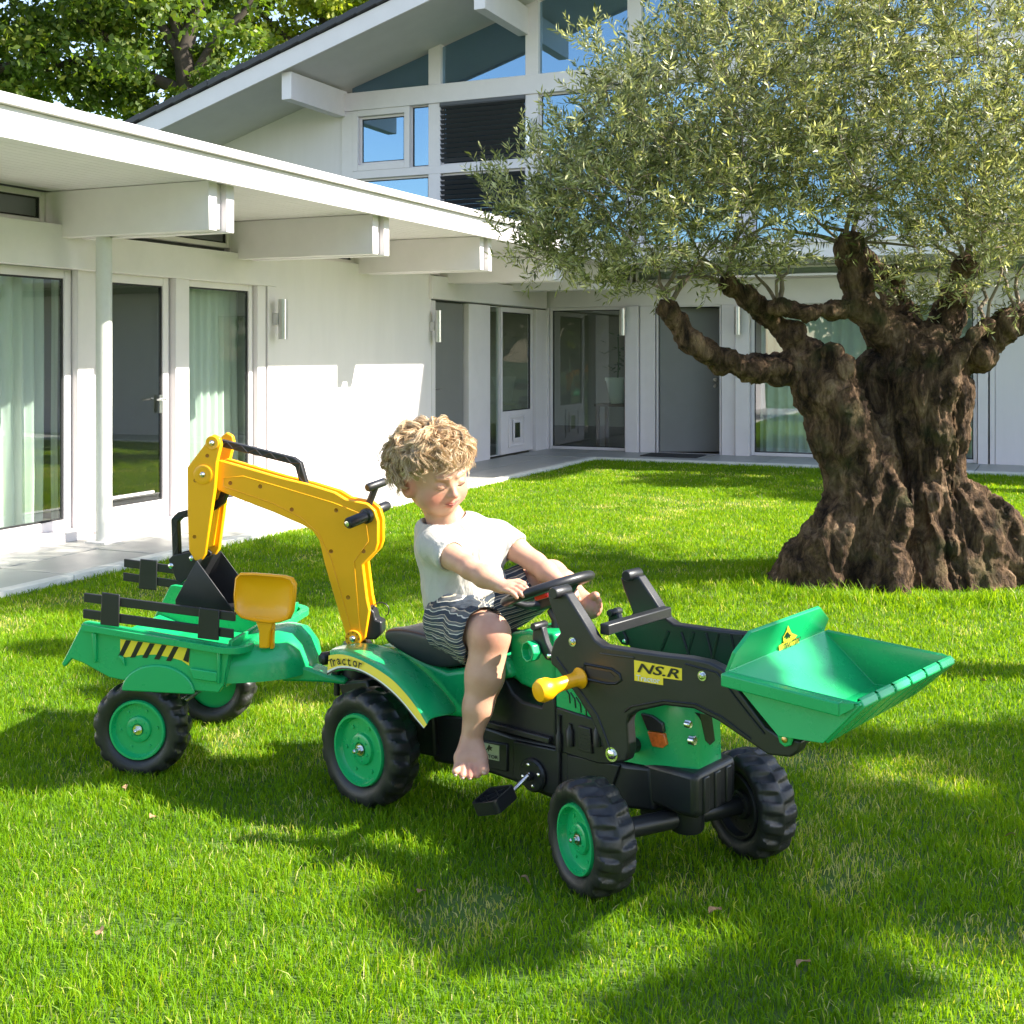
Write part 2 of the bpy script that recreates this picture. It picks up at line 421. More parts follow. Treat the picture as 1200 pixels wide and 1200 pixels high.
# rooms behind the glass
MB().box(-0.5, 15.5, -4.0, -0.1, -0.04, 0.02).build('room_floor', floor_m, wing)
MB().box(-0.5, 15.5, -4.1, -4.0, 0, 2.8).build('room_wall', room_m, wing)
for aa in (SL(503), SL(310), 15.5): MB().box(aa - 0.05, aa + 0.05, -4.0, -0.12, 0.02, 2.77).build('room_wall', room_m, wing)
# roof
MB().box(0.0, 15.6, -4.1, 1.62, 2.80, 2.93).build('roof', M('roof_felt', (0.12, 0.12, 0.12), 0.9, var=0.2), wing)
MB().box(1.58, 15.6, 1.62, 1.66, 2.75, 2.937).build('fascia_board', white, wing, bevel=0.003, seg=1)
MB().box(1.56, 15.62, 1.60, 1.70, 2.94, 3.005).build('coping', white, wing, bevel=0.004, seg=1)
m = MB(); bb = 0.02
while bb < 1.60:
    m.box(0.0, 15.6, bb, bb + 0.082, 2.775, 2.795); bb += 0.088
stuff(m.build('soffit_boards', white, wing))
# doubled cross beams
bm0 = None
for s_ in (1.3, 3.35, 5.45, 7.70, 10.03, 12.5, 14.3):
    if bm0 is None:
        m = MB(); m.box(-0.15, -0.055, -0.06, 1.55, 2.41, 2.772); m.box(0.055, 0.15, -0.06, 1.55, 2.41, 2.772); m.box(-0.054, 0.054, -0.05, 1.50, 2.43, 2.771)
        bm0 = m.build('roof_beam', white, wing, bevel=0.004, seg=1); o = bm0
    else: o = bm0.copy(); COL.objects.link(o); o.parent = wing
    o.location = (s_, 0, 0)
# lintels
MB().box(SL(112), 15.5, 0.03, 0.14, ZL - 0.005, ZT + 0.04).build('lintel', white, wing, bevel=0.004, seg=1)
MB().box(SL(318), SL(113), -0.08, 0.06, ZL, ZT).build('lintel', white, wing, bevel=0.004, seg=1)
MB().box(0.16, SL(500), -0.06, 0.08, ZL + 0.02, ZT + 0.02).build('lintel', white, wing, bevel=0.004, seg=1)
# big white wall panel
MB().box(SL(503), SL(311), -0.10, 0.03, 0.0, 2.52).build('wall', white_wall, wing, bevel=0.003, seg=1)
MB().box(SL(309.5), SL(300), -0.10, 0.02, 0.0, ZL).build('wall_panel', white_wall, wing, bevel=0.003, seg=1)
# posts
for x0, x1, bo in ((88, 107, 0.03), (203, 219, 0.03), (548, 573, 0.02), (627, 640, 0.02), (503.5, 508, 0.03)):
    MB().box(SL(x1), SL(x0), -0.11, bo, 0, ZL).build('post', white, wing, bevel=0.004, seg=1)
# windows from left to right in the photo
w1 = window(wing, SL(87), 13.6, 0.10, ZL, 1, w=0.075)
MB().box(SL(87), 13.6, -0.12, 0.16, 0.0, 0.10).build('sill', white, wing, bevel=0.004, seg=1)
dr = window(wing, SL(201), SL(108), 0.05, ZL, 1, w=0.075, wb=0.16, name='door')
MB().box(SL(184), SL(108) - 0.02, -0.045, -0.03, 0.28, 0.30).build('glazing_bar', white, dr)
hd = MB(); ah = SL(191); hd.box(ah - 0.02, ah + 0.02, -0.03, -0.02, 0.98, 1.14); hd.tube([(ah, -0.02, 1.1), (ah, 0.03, 1.1), (ah + 0.12, 0.03, 1.1)], 0.009); hd.build('handle', steel, dr)
w3 = window(wing, SL(299), SL(220), 0.06, ZL, 1, w=0.06)
MB().box(SL(300), SL(108), -0.11, 0.05, 0.0, 0.05).build('sill', white, wing, bevel=0.003, seg=1)
MB().box(14.0, 15.5, -0.1, 0.02, 0, ZL).build('wall_panel', white_wall, wing)
MB().box(13.6, 14.0, -0.1, 0.03, 0, ZL).build('post', white, wing)
# grey flush door in its recess
dg = MB().box(SL(546), SL(508.5), -0.09, -0.04, 0.03, ZL - 0.01).build('door', grey_door, wing, bevel=0.003, seg=1)
ah = SL(512); MB().tube([(ah, -0.04, 1.05), (ah, 0.0, 1.05), (ah - 0.1, 0.0, 1.05)], 0.009).build('handle', steel, dg)
# narrow glass and the door with the pet flap
window(wing, SL(588), SL(574), 0.05, ZL, 1, w=0.012, seal=False)
pd_ = window(wing, SL(626.5), SL(589), 0.05, ZL, 1, w=0.07, wb=0.62, name='door')
aL, aR = SL(617), SL(597); mm_ = (aL + aR) / 2
ring_mb(mm_ - 0.30, mm_ + 0.30, 0.14, 0.60, 0.035, -0.029, -0.012).build('flap_frame', white, pd_, bevel=0.003, seg=1)
ring_mb(mm_ - 0.15, mm_ + 0.15, 0.22, 0.54, 0.05, -0.02, -0.004).build('pet_flap', white, pd_, bevel=0.003, seg=1)
MB().box(mm_ - 0.1, mm_ + 0.1, -0.02, -0.012, 0.27, 0.49).build('flap_pane', M('smoked_plastic', (0.03, 0.035, 0.03), 0.15), pd_)
# clerestory
cl_edges = [0.2, 1.3, 3.35, 5.45, 7.70, 10.03, 12.15, 14.3]
for i in range(len(cl_edges) - 1):
    window(wing, cl_edges[i] + 0.16, cl_edges[i + 1] - 0.16, ZT + 0.045, ZS, 1, w=0.045)
    MB().box(cl_edges[i + 1] - 0.155, cl_edges[i + 1] + 0.155, -0.1, -0.03, ZT, ZS).build('infill_panel', white, wing)
# steel column under the first beam
cp = FL.i @ wp(122, 640, 9.41); m = MB(); m.lathe([(0.062, 0.03), (0.062, 2.41)], (10.03, 0.42, 0), (0, 0, 1), 20)
m.build('column', M('grey_steel_paint', (0.60, 0.60, 0.57), 0.35, var=0.03), wing, smooth=40)
MB().box(9.93, 10.13, 0.32, 0.52, 0.03, 0.045).build('column_plate', white, wing)

# wall lamps (up/down steel tubes)
def lamp(frame, a, b, z, out, label, h=0.40):
    t = thing('wall_lamp', label, 'lamp', Frame(*(frame.w((a, b, 0)).xy), *((frame.m.to_3x3() @ Vector((1, 0, 0))).xy), z=z), group='steel tube wall lamps')
    MB().lathe([(0.045, 0), (0.045, h)], (0, 0.11 * out, -h / 2), (0, 0, 1), 20).build('lamp_tube', steel, t, smooth=40)
    MB().box(-0.03, 0.03, 0.002 * out, 0.07 * out, -0.06, 0.06).build('bracket', steel, t, bevel=0.003)
    return t
lamp(FL, SL(311) - 0.10, 0.03, 1.85, 1, 'steel tube wall lamp at the left end of the sunlit white wall')
lamp(FL, SL(503) + 0.02, 0.03, 1.85, 1, 'steel tube wall lamp beside the flush grey door')

# pictures and curtains seen through the glass
cur_m, n, b = nmat('sheer_curtain')
b.inputs['Base Color'].default_value = (0.88, 0.885, 0.85, 1); b.inputs['Roughness'].default_value = 0.9
trn = node(n, 'ShaderNodeBsdfTranslucent'); trn.inputs[0].default_value = (0.87, 0.88, 0.84, 1)
mx = node(n, 'ShaderNodeMixShader'); mx.inputs[0].default_value = 0.4; lk(n, b.outputs[0], mx.inputs[1]); lk(n, trn.outputs[0], mx.inputs[2]); lk(n, mx.outputs[0], n.nodes['Material Output'].inputs[0])
def curtain(frame, a0, a1, bb, z0, z1, label, amp=0.035, per=0.11, seed=0):
    rnd = random.Random(seed); nu = int(abs(a1 - a0) / 0.012); V = []; Fc = []; ph = 0; xs = []
    for i in range(nu + 1):
        u = a0 + (a1 - a0) * i / nu; ph += 0.012 / per * 2 * math.pi * rnd.uniform(0.6, 1.4); xs.append((u, math.sin(ph) * amp * rnd.uniform(0.85, 1.1)))
    nzv = 8
    for j in range(nzv + 1):
        t = j / nzv
        for u, w in xs: V.append((u + 0.02 * math.sin(u * 9 + t * 3) * (1 - t), bb + w * (1.15 - 0.5 * t), z0 + (z1 - z0) * t))
    for j in range(nzv):
        for i in range(nu): k = j * (nu + 1) + i; Fc.append((k, k + 1, k + nu + 2, k + nu + 1))
    o = mesh_np('curtain', np.array(V), np.array(Fc), cur_m); o.matrix_world = frame.m; tag(o, label, 'curtain'); return o
curtain(FL, FL.b(50, 415, -.30).x, 13.5, -0.30, 0.06, 2.2, 'pale green sheer curtain behind the large window at the left edge', seed=1)
curtain(FL, FL.b(63, 415, -.30).x, FL.b(74, 415, -.3).x, -0.34, 0.06, 2.2, 'narrow strip of green sheer curtain at the right end of the large left window', seed=9)
curtain(FL, FL.b(291, 415, -.28).x, FL.b(218, 415, -.28).x, -0.28, 0.05, 2.2, 'pale green sheer curtain behind the tall window left of the white wall', amp=0.03, seed=2)
pf = thing('picture_frame', 'small framed picture hanging inside behind the glazed door', 'picture', Frame(*(FL.w((9.0, -3.99, 0)).xy), -0.4088, -0.9126, z=1.75))
ring_mb(-0.3, 0.3, -0.3, 0.3, 0.04, 0.0, 0.03).build('frame', M('dark_blue_frame', (0.03, 0.035, 0.07), 0.4), pf)
MB().box(-0.26, 0.26, 0.004, 0.012, -0.26, 0.26).build('mount', M('cream_mount', (0.5, 0.5, 0.46), 0.8), pf)
MB().box(-0.12, 0.12, 0.012, 0.015, -0.12, 0.12).build('print', M('grey_print', (0.2, 0.2, 0.22), 0.8, var=0.5, scale=12), pf)

# ================================================================== GABLED HOUSE
house = thing('house', 'white two-storey gabled house with tall glazing and dark tiled roof edge', 'house', FM)
SM = lambda px: FM.b(px, 415, 0).x
ZL2 = 2.22; ZT2 = 2.58
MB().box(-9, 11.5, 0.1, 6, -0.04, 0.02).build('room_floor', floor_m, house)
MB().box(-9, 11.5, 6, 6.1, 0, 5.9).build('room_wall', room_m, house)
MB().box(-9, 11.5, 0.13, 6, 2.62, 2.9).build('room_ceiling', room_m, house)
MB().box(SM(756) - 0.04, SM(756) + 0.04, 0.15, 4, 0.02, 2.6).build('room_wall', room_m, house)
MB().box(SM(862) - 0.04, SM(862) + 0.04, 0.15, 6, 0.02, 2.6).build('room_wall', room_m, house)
MB().box(11.5, 11.6, 0.1, 6, 0, 5.9).build('side_wall', white_wall, house)
MB().box(0.02, 11.5, -0.03, 0.12, ZL2, ZT2).build('lintel', white, house, bevel=0.004, seg=1)
# posts of the ground floor
for x0, x1, bo in ((735, 749.5, -0.10), (750.5, 768, -0.02), (846, 862, -0.03), (863, 879, -0.08), (1146, 1158, -0.05), (1160, 1166, -0.02)):
    MB().box(SM(x0), SM(x1), bo, 0.12, 0, ZL2 + 0.001).build('post', white, house, bevel=0.004, seg=1)
MB().box(0.0, SM(643), -0.02, 0.12, 0, ZL2).build('post', white, house)
window(house, SM(643.5), SM(734.5), 0.03, ZL2, -1, w=0.045)
window(house, SM(879.5), SM(1145), 0.03, ZL2, -1, w=0.05)
MB().box(SM(1166.5), 11.5, -0.02, 0.1, 0.0, ZL2).build('wall', white_wall, house, bevel=0.003, seg=1)
# entrance door, ajar
a0, a1 = SM(769.5), SM(845)
ring_mb(a0, a1, 0.0, ZL2, 0.02, -0.01, 0.11, wb=0.03).build('door_frame', white, house)
Md = Matrix.Translation((a0 + 0.03, 0.06, 0)) @ Matrix.Rotation(math.radians(24), 4, 'Z')
dl = MB().box(0, 0.90, -0.03, 0.02, 0.04, ZL2 - 0.03, Md).build('door', grey_door, house, bevel=0.003, seg=1)
m = MB()
for z in (1.02, 1.12): m.lathe([(0.028, 0), (0.028, 0.012), (0.015, 0.02), (0.015, 0.05), (0.03, 0.055), (0.03, 0.075)] if z > 1.1 else [(0.025, 0), (0.025, 0.012)], Md @ Vector((0.82, -0.03, z)), Md.to_3x3() @ Vector((0, -1, 0)), 14)
m.build('handle', chrome, dl, smooth=40)
# flat roof over the entrance side
MB().box(0.02, 12.2, -1.45, 0.12, 2.80, 2.93).build('porch_roof', bpy.data.materials['roof_felt'], house)
MB().box(1.70, 12.2, -1.50, -1.455, 2.75, 2.937).build('fascia_board', white, house, bevel=0.003, seg=1)
MB().box(1.72, 12.25, -1.54, -1.44, 2.94, 3.005).build('coping', white, house, bevel=0.003, seg=1)
m = MB(); bb = 0.03
while bb < 1.40:
    m.box(0.05, 12.2, -bb - 0.082, -bb, 2.775, 2.795); bb += 0.088
stuff(m.build('soffit_boards', white, house))
for i, (aa, ab) in enumerate(((0.2, SM(742)), (SM(742), SM(855)), (SM(855), SM(1000)), (SM(1000), SM(1152)), (SM(1152), 11.4))):
    window(house, aa + 0.03, ab - 0.03, ZT2 + 0.002, 2.772, -1, w=0.035, seal=False)
# upper storey
up = [SM(x) for x in (408, 510, 624, 744)]
sp = (up[3] - up[0]) / 3
up += [up[3] + sp * k for k in range(1, 5)]
ZF, ZR, ZB0, ZB1 = 3.10, 4.42, 5.56, 5.86
ZRAKE = lambda a: 6.0 + 0.304 * (a + 3.51)
APEX = 5.2
def zr(a): return ZRAKE(a) if a < APEX else ZRAKE(APEX) - 0.304 * (a - APEX)
pw = 0.11
for p in up:
    MB().box(p - pw, p + pw, -0.03, 0.16, 3.0, ZB0).build('post', white, house, bevel=0.004, seg=1)
    if p > up[0]: MB().prism([(p - pw, ZB1), (p + pw, ZB1), (p + pw, zr(p + pw)), (p - pw, zr(p - pw))], -0.03, 0.16).build('post', white, house, bevel=0.004, seg=1)
MB().box(up[0] - pw - 0.02, up[-1] + pw, -0.06, 0.18, ZB0, ZB1).build('beam', white, house, bevel=0.004, seg=1)
MB().box(up[0] + pw, up[-1], -0.035, 0.14, ZR, ZR + 0.13).build('rail', white, house, bevel=0.004, seg=1)
for i in range(len(up) - 1):
    l, r = up[i] + pw, up[i + 1] - pw
    window(house, l, r, ZF, ZR, -1, w=0.035, glass=glass_high)
    if i == 0:
        cut = SM(478)
        ring_mb(l, cut + 0.05, ZR + 0.13, ZB0, 0.10, -0.04, 0.1).build('window_surround', white, house, bevel=0.004, seg=1)
        window(house, l + 0.102, cut - 0.052, ZR + 0.235, ZB0 - 0.102, -1, w=0.04, glass=glass_high)
        window(house, cut + 0.05, r, ZR + 0.13, ZB0, -1, w=0.02, glass=glass_high)
    else:
        window(house, l, r, ZR + 0.13, ZB0, -1, w=0.03, glass=glass_high)
    # glazing in the gable
    zl, zrr = zr(l) - 0.03, zr(r) - 0.03
    if i == 0: l = up[0] + 0.05; zl = max(zr(l) - 0.03, ZB1 + 0.03)
    MB().prism([(l, ZB1), (r, ZB1), (r, zrr), (l, zl)], 0.05, 0.062).build('gable_pane', glass_high, house)
# blinds outside the second bay
l, r = up[1] + pw, up[2] - pw
bl = thing('blind', 'closed black slatted blind covering the upper window of the second bay', 'blind', FM)
blm = M('anthracite_metal', (0.07, 0.072, 0.08), 0.4, metal=0.2)
sl0 = None; z = ZB0 - 0.08; 
MB().box(l, r, -0.06, -0.005, ZB0 - 0.07, ZB0 - 0.002).build('headbox', blm, bl)
while z > ZR + 0.16:
    if sl0 is None:
        Ms = Matrix.Rotation(math.radians(-38), 4, 'X')
        sl0 = MB().box(l + 0.01, r - 0.01, -0.04, 0.04, -0.0015, 0.0015, Ms).build('slat', blm, bl); o = sl0
    else: o = sl0.copy(); COL.objects.link(o); o.parent = bl
    o.location = (0, -0.035, z); z -= 0.078
bl2 = thing('blind', 'black slatted blind seen below the rail above the flat roof', 'blind', FM)
z = ZR - 0.08
while z > ZF + 0.1:
    o = sl0.copy(); COL.objects.link(o); o.parent = bl2; o.location = (0, -0.035, z); z -= 0.078
# white wall left of the glazing
aw = up[0] - pw
MB().prism([(-9, 2.5), (aw - 0.004, 2.5), (aw - 0.004, zr(aw)), (-9, zr(-9))], 0.0, 0.16).build('wall', white_wall, house, bevel=0.003, seg=1)
MB().prism([(up[-1] + pw, 3.0), (11.5, 3.0), (11.5, zr(11.5)), (up[-1] + pw, zr(up[-1] + pw))], 0.0, 0.16).build('wall', white_wall, house)
# roof planes (soffit, deck), barge board and verge tiles
O_ = 1.72
sof_m = M('painted_soffit', (0.62, 0.61, 0.58), 0.6, var=0.04, scale=3)
E0, E1 = -9.6, 10.2
def slope_prism(a0, a1, z0, z1, b0, b1):
    return MB().prism([(a0, zr(a0) + z0), (a1, zr(a1) + z0), (a1, zr(a1) + z1), (a0, zr(a0) + z1)], b0, b1)
slope_prism(E0, APEX, 0.0, 0.03, -O_ + 0.04, 7).build('soffit', sof_m, house)
slope_prism(APEX, E1, 0.0, 0.03, -O_ + 0.04, 7).build('soffit', sof_m, house)
slope_prism(E0, APEX, 0.032, 0.22, -O_ + 0.04, 7).build('roof', bpy.data.materials['roof_felt'], house)
slope_prism(APEX, E1, 0.032, 0.22, -O_ + 0.04, 7).build('roof', bpy.data.materials['roof_felt'], house)
slope_prism(E0, APEX, -0.04, 0.24, -O_, -O_ + 0.038).build('barge_board', white, house, bevel=0.003, seg=1)
slope_prism(APEX, E1, -0.04, 0.24, -O_, -O_ + 0.038).build('barge_board', white, house, bevel=0.003, seg=1)
tile_m = M('dark_clay_tile', (0.035, 0.035, 0.042), 0.5, var=0.2, scale=7)
ti = None; a = E0; ang = math.atan(0.304)
while a < APEX - 0.2:
    if ti is None:
        Mt = Matrix.Rotation(-ang - 0.05, 4, 'Y')
        ti = MB().box(0, 0.40, -O_ - 0.05, -O_ + 0.25, 0.0, 0.10, Mt).build('tile', tile_m, house, bevel=0.012, seg=2); o = ti
    else: o = ti.copy(); COL.objects.link(o); o.parent = house
    o.location = (a, 0, zr(a) + 0.25); a += 0.345
a = E0; rw = 0
while a < APEX - 0.2:      # tile courses behind the verge, one low strip per course
    pass; a += 0.345; rw += 1
# purlins under the verge
for pa in (up[0] - 0.13, up[2] - 0.15, up[2] + 2 * sp - 0.2):
    MB().box(pa - 0.09, pa + 0.09, -O_ + 0.12, 0.0, zr(pa - 0.09) - 0.43, zr(pa - 0.09) - 0.003).build('purlin', white, house, bevel=0.004, seg=1)
lamp(FM, (SM(735) + SM(749.5)) / 2 - 0.10, -0.10, 1.98, -1, 'steel tube wall lamp on the post left of the grey entrance door')
lamp(FM, (SM(863) + SM(879)) / 2 - 0.04, -0.08, 1.98, -1, 'steel tube wall lamp on the post right of the grey entrance door')
t = lamp(FM, up[2] - 0.02, -0.03, 4.95, -1, 'steel tube wall lamp on the upper storey post right of the blind', h=0.40)
# mat
m = MB().box(SM(768), SM(832), -0.75, -0.2, 0.03, 0.045); dm = m.build('doormat', M('dark_coir', (0.03, 0.03, 0.03), 0.95, bump=0.4, bscale=200), bevel=0.004); dm.matrix_world = FM.m; tag(dm, 'flat dark doormat on the paving before the entrance door', 'doormat')
# curtains and planter inside
curtain(FM, SM(884), SM(1010), 0.45, 0.05, 2.2, 'white sheer curtain behind the big window right of the entrance', per=0.16, seed=3)
curtain(FM, SM(1075), SM(1140), 0.45, 0.05, 2.2, 'white sheer curtain behind the big window right of the olive trunk', per=0.16, seed=4)
curtain(FM, SM(486), SM(503), 0.3, 4.5, 5.5, 'narrow white curtain behind the slim upper window left of the blind', per=0.1, seed=5)
ta = SM(706)
tb = thing('side_table', 'low dark wooden table behind the window left of the entrance', 'table', Frame(*(FM.w((ta, 0.7, 0)).xy), 0.9126, -0.4088, z=0.02))
wood_m = M('dark_wood', (0.09, 0.045, 0.025), 0.5, var=0.3, scale=8)
MB().box(-0.3, 0.3, -0.25, 0.25, 0.66, 0.70).build('tabletop', wood_m, tb)
for i in (-1, 1):
    for j in (-1, 1): MB().box(i * 0.28, i * 0.23, j * 0.23, j * 0.18, 0, 0.659).build('leg', wood_m, tb)
pl = thing('planter', 'tapered white planter on the table behind the window', 'planter', Frame(*(FM.w((ta, 0.7, 0)).xy), 0.9126, -0.4088, z=0.721))
MB().lathe([(0.10, 0), (0.12, 0.02), (0.18, 0.36), (0.20, 0.36), (0.20, 0.41), (0.17, 0.41), (0.16, 0.34)], (0, 0, 0), (0, 0, 1), 28).build('pot', M('white_ceramic', (0.7, 0.7, 0.68), 0.3), pl, smooth=40)
m = MB()
for k in range(70):
    a = random.uniform(0, 6.28); t = random.uniform(0.2, 1); r = 0.32 * t; p = Vector((math.cos(a) * r * 0.6, math.sin(a) * r * 0.6, 0.4 + random.uniform(0.1, 0.75))); d = Vector((math.cos(a), math.sin(a), random.uniform(-.6, .5))).normalized(); x, y = ortho(d)
    m.add([p, p + d * 0.07 + x * 0.03, p + d * 0.14, p + d * 0.07 - x * 0.03], [(0, 1, 2, 3)])
m.tube([(0, 0, 0.34), (0.02, 0, 0.7), (0, 0.02, 1.05)], 0.012); m.build('foliage', M('house_plant_leaf', (0.03, 0.09, 0.02), 0.5), pl, fixn=False)
# ================================================================== PEDAL TRACTOR
T = thing('pedal_tractor', 'green and black pedal tractor with front loader bucket and yellow rear digger arm', 'toy tractor', FT)
def TB(px, py, b): return FT.b(px, py, b)
def plane_hit(frame, px, py, p0, p1, p2):
    o, d = frame._r(px, py); p0, p1, p2 = Vector(p0), Vector(p1), Vector(p2); nrm = (p1 - p0).cross(p2 - p0)
    return o + d * ((p0 - o).dot(nrm) / d.dot(nrm))

def tyre_mb(r, w, N=16, lug=0.0115):
    """axis = b, centred at the origin"""
    m = MB(); nt_ = N * 16; prof = []
    # (offset b, radius, tread weight)
    h = w / 2
    P = [(-0.62, .60, 0), (-0.80, .64, 0), (-0.97, .74, 0), (-1.0, .84, 0.15), (-0.93, .91, .55), (-.8, .945, 1), (-.55, .965, 1), (-.3, .975, 1), (-.12, .985, .6), (-.06, 1.0, 0), (.06, 1.0, 0), (.12, .985, .6), (.3, .975, 1), (.55, .965, 1), (.8, .945, 1), (.93, .91, .55), (1.0, .84, .15), (.97, .74, 0), (.80, .64, 0), (.62, .60, 0)]
    rings = []
    for i in range(nt_):
        th = 2 * math.pi * i / nt_; ring = []
        for x, q, wt in P:
            ph = (i / 16 + (0.5 if x > 0 else 0) + abs(x) ** 2 * 0.30) % 1
            sg = 1 / (1 + math.exp(-(0.27 - abs(ph - 0.5)) * 75))
            dr = wt * lug * (sg - 0.55)
            rr = q * r + dr; ring.append((rr * math.sin(th), x * h, rr * math.cos(th)))
        rings.append(ring)
    rings.append(rings[0]); n = len(P)
    vs = [p for rg in rings[:-1] for p in rg]; fs = []
    for i in range(nt_):
        j = (i + 1) % nt_
        for k in range(n - 1): fs.append((i * n + k, i * n + k + 1, j * n + k + 1, j * n + k))
    return m.add(vs, fs)

def wheel(parent, c, axis, r, w, rim_mat, nb=6, rimr=0.60):
    """c centre; axis = outward direction of the hub side (parent local)"""
    y = -Vector(axis).normalized(); z = Vector((0, 0, 1)); x = y.cross(z); z = x.cross(y)
    Mw = Matrix(((x.x, y.x, z.x, c[0]), (x.y, y.y, z.y, c[1]), (x.z, y.z, z.z, c[2]), (0, 0, 0, 1)))
    R = r * rimr; h = w / 2
    prof = [(R * 1.03, h * .35), (R * 1.03, -h * .80), (R * 1.0, -h * .90), (R * .93, -h * .90), (R * .89, -h * .60), (R * .86, -h * .52), (R * .46, -h * .50), (R * .43, -h * .66), (R * .38, -h * .70), (R * .22, -h * .70), (R * .20, -h * .60), (0.002, -h * .60)]
    m = MB(); seg = 48; rings = [[(q * math.sin(2 * math.pi * k / seg), d, q * math.cos(2 * math.pi * k / seg)) for k in range(seg)] for q, d in prof]
    m.loft(rings)
    for k in range(nb):
        a = 2 * math.pi * (k + .4) / nb
        m.lathe([(R * .055, 0), (R * .05, R * .035), (R * .02, R * .04)], (R * .68 * math.sin(a), -h * .515, R * .68 * math.cos(a)), (0, -1, 0), 10)
        m.lathe([(R * .045, 0), (R * .03, R * .04)], (R * .31 * math.sin(a + .4), -h * .695, R * .31 * math.cos(a + .4)), (0, -1, 0), 8)
    o = m.build('wheel', rim_mat, parent, smooth=35); o.matrix_basis = Mw
    tyre_mb(r, w).build('tyre', rubber, o, smooth=60, fixn=True)
    b = MB(); b.lathe([(R * .17, 0), (R * .17, R * .02)], (0, -h * .70, 0), (0, -1, 0), 20); b.lathe([(R * .12, 0), (R * .12, R * .07)], (0, -h * .72, 0), (0, -1, 0), 6); b.lathe([(R * .065, 0), (R * .065, R * .22), (R * .03, R * .26)], (0, -h * .72, 0), (0, -1, 0), 12)
    b.build('axle_nut', chrome, o, smooth=30)
    return o
RW = 0.193
wheel(T, (0.0, -0.275, RW), (0, -1, 0), RW, 0.125, green)
wheel(T, (0.0, 0.275, RW), (0, 1, 0), RW, 0.125, green)
FW = 0.157; fax = Vector((-.37, -.93, 0)).normalized()
fcn = Vector((0.952, -0.324, FW)) + fax * -0.008; fcf = Vector((1.167, 0.217, FW)) + fax * 0.02
wheel(T, fcn, fax, FW, 0.125, green)
wheel(T, fcf, fax, FW, 0.125, rubber)          # seen from its hollow inner side
MB().tube([(0, -0.24, RW), (0, 0.24, RW)], 0.012, 10).build('rear_axle', chrome, T, smooth=40)
fm = MB(); fm.tube([fcn - fax * 0.02, fcf + fax * 0.02], 0.028, 12); fm.build('front_axle', black, T, smooth=40)

# chassis
CH_B = 0.10
poly = FT.poly([(500, 838), (545, 838), (566, 850), (600, 862), (650, 872), (700, 887), (733, 896), (762, 899), (766, 952), (735, 948), (700, 944), (650, 938), (625, 928), (600, 916), (562, 903), (507, 893)], -CH_B)
cs = MB().prism(poly, -CH_B, CH_B).build('chassis', black, T, bevel=0.012, seg=3)
# raised panels and ribs on the side of the chassis
m = MB(); m.prism(FT.poly([(601, 868), (655, 879), (655, 934), (634, 928), (601, 912)], -CH_B - .012), -CH_B - .012, -CH_B + .01); m.build('side_panel', black, cs, bevel=0.005, seg=2)
m = MB(); m.prism(FT.poly([(556, 866), (594, 872), (594, 905), (556, 897)], -CH_B - .008), -CH_B - .008, -CH_B + .01); m.build('side_panel', black, cs, bevel=0.004, seg=2)
for q in ((664, 884, 726, 897, 712, 940, 664, 932), (548, 842, 640, 862, 640, 868, 548, 849)):
    pts = [(q[i], q[i + 1]) for i in range(0, 8, 2)]; MB().prism(FT.poly(pts, -CH_B - .008), -CH_B - .008, -CH_B + .01).build('side_panel', black, cs, bevel=0.004, seg=2)
# rear lower box between the wheels
MB().prism(FT.poly([(430, 790), (505, 800), (510, 888), (470, 880), (440, 860)], -0.12), -0.12, 0.12).build('rear_frame', black, T, bevel=0.01, seg=2)
# footwell step
MB().prism(FT.poly([(566, 812), (585, 796), (592, 796), (600, 812), (612, 822), (634, 828), (641, 806), (649, 800), (652, 876), (640, 866), (570, 846)], -0.115), -0.115, 0.0).build('footwell', black, T, bevel=0.008, seg=3)
MB().prism(FT.poly([(571, 846), (643, 865), (643, 872), (571, 853)], -0.135), -0.135, -0.116).build('step_edge', black, T, bevel=0.003, seg=2)
# engine side: black moulded panel, green louvred panel
ep = MB().prism(FT.poly([(651, 828), (695, 842), (716, 896), (700, 895), (651, 880)], -0.112), -0.112, 0.1).build('engine_block', black, T, bevel=0.005, seg=2)
def rb(px, py, b): return TB(px, py, b)
m = MB(); m.tube([rb(655, 838, -.116), rb(655, 858, -.116), rb(655, 862, -.116), rb(655, 880, -.116)], [.006, .006, .011, .011], 10); m.build('exhaust_pipe', black, ep, smooth=40)
for px in (668, 700):
    m = MB(); m.tube([rb(px, 848, -.115), rb(px, 852, -.115), rb(px, 856, -.115), rb(px, 874, -.115)], [.006, .006, .013, .013], 12); m.build('oil_filter', black, ep, smooth=40)
m = MB(); m.prism(FT.poly([(677, 850), (691, 854), (694, 884), (677, 879)], -0.119), -0.119, -0.105); m.build('radiator', black, ep, bevel=0.003)
for k in range(6):
    y = 856 + k * 4; MB().prism(FT.poly([(679, y), (692, y + 3.5), (692, y + 5), (679, y + 1.5)], -0.121), -0.121, -0.118).build('rib', black, ep)
lp = MB().prism(FT.poly([(650, 776), (672, 790), (694, 842), (651, 829)], -0.108), -0.108, 0.1).build('hood_side', green, T, bevel=0.006, seg=2)
for k in range(4):
    x = 662 + k * 6.5; y = 806 + k * 5.5
    m = MB(); m.tube([rb(x, y, -.109), rb(x + 5, y + 8, -.109), rb(x + 6, y + 18, -.109)], 0.0022, 6); m.build('louvre', black, lp)
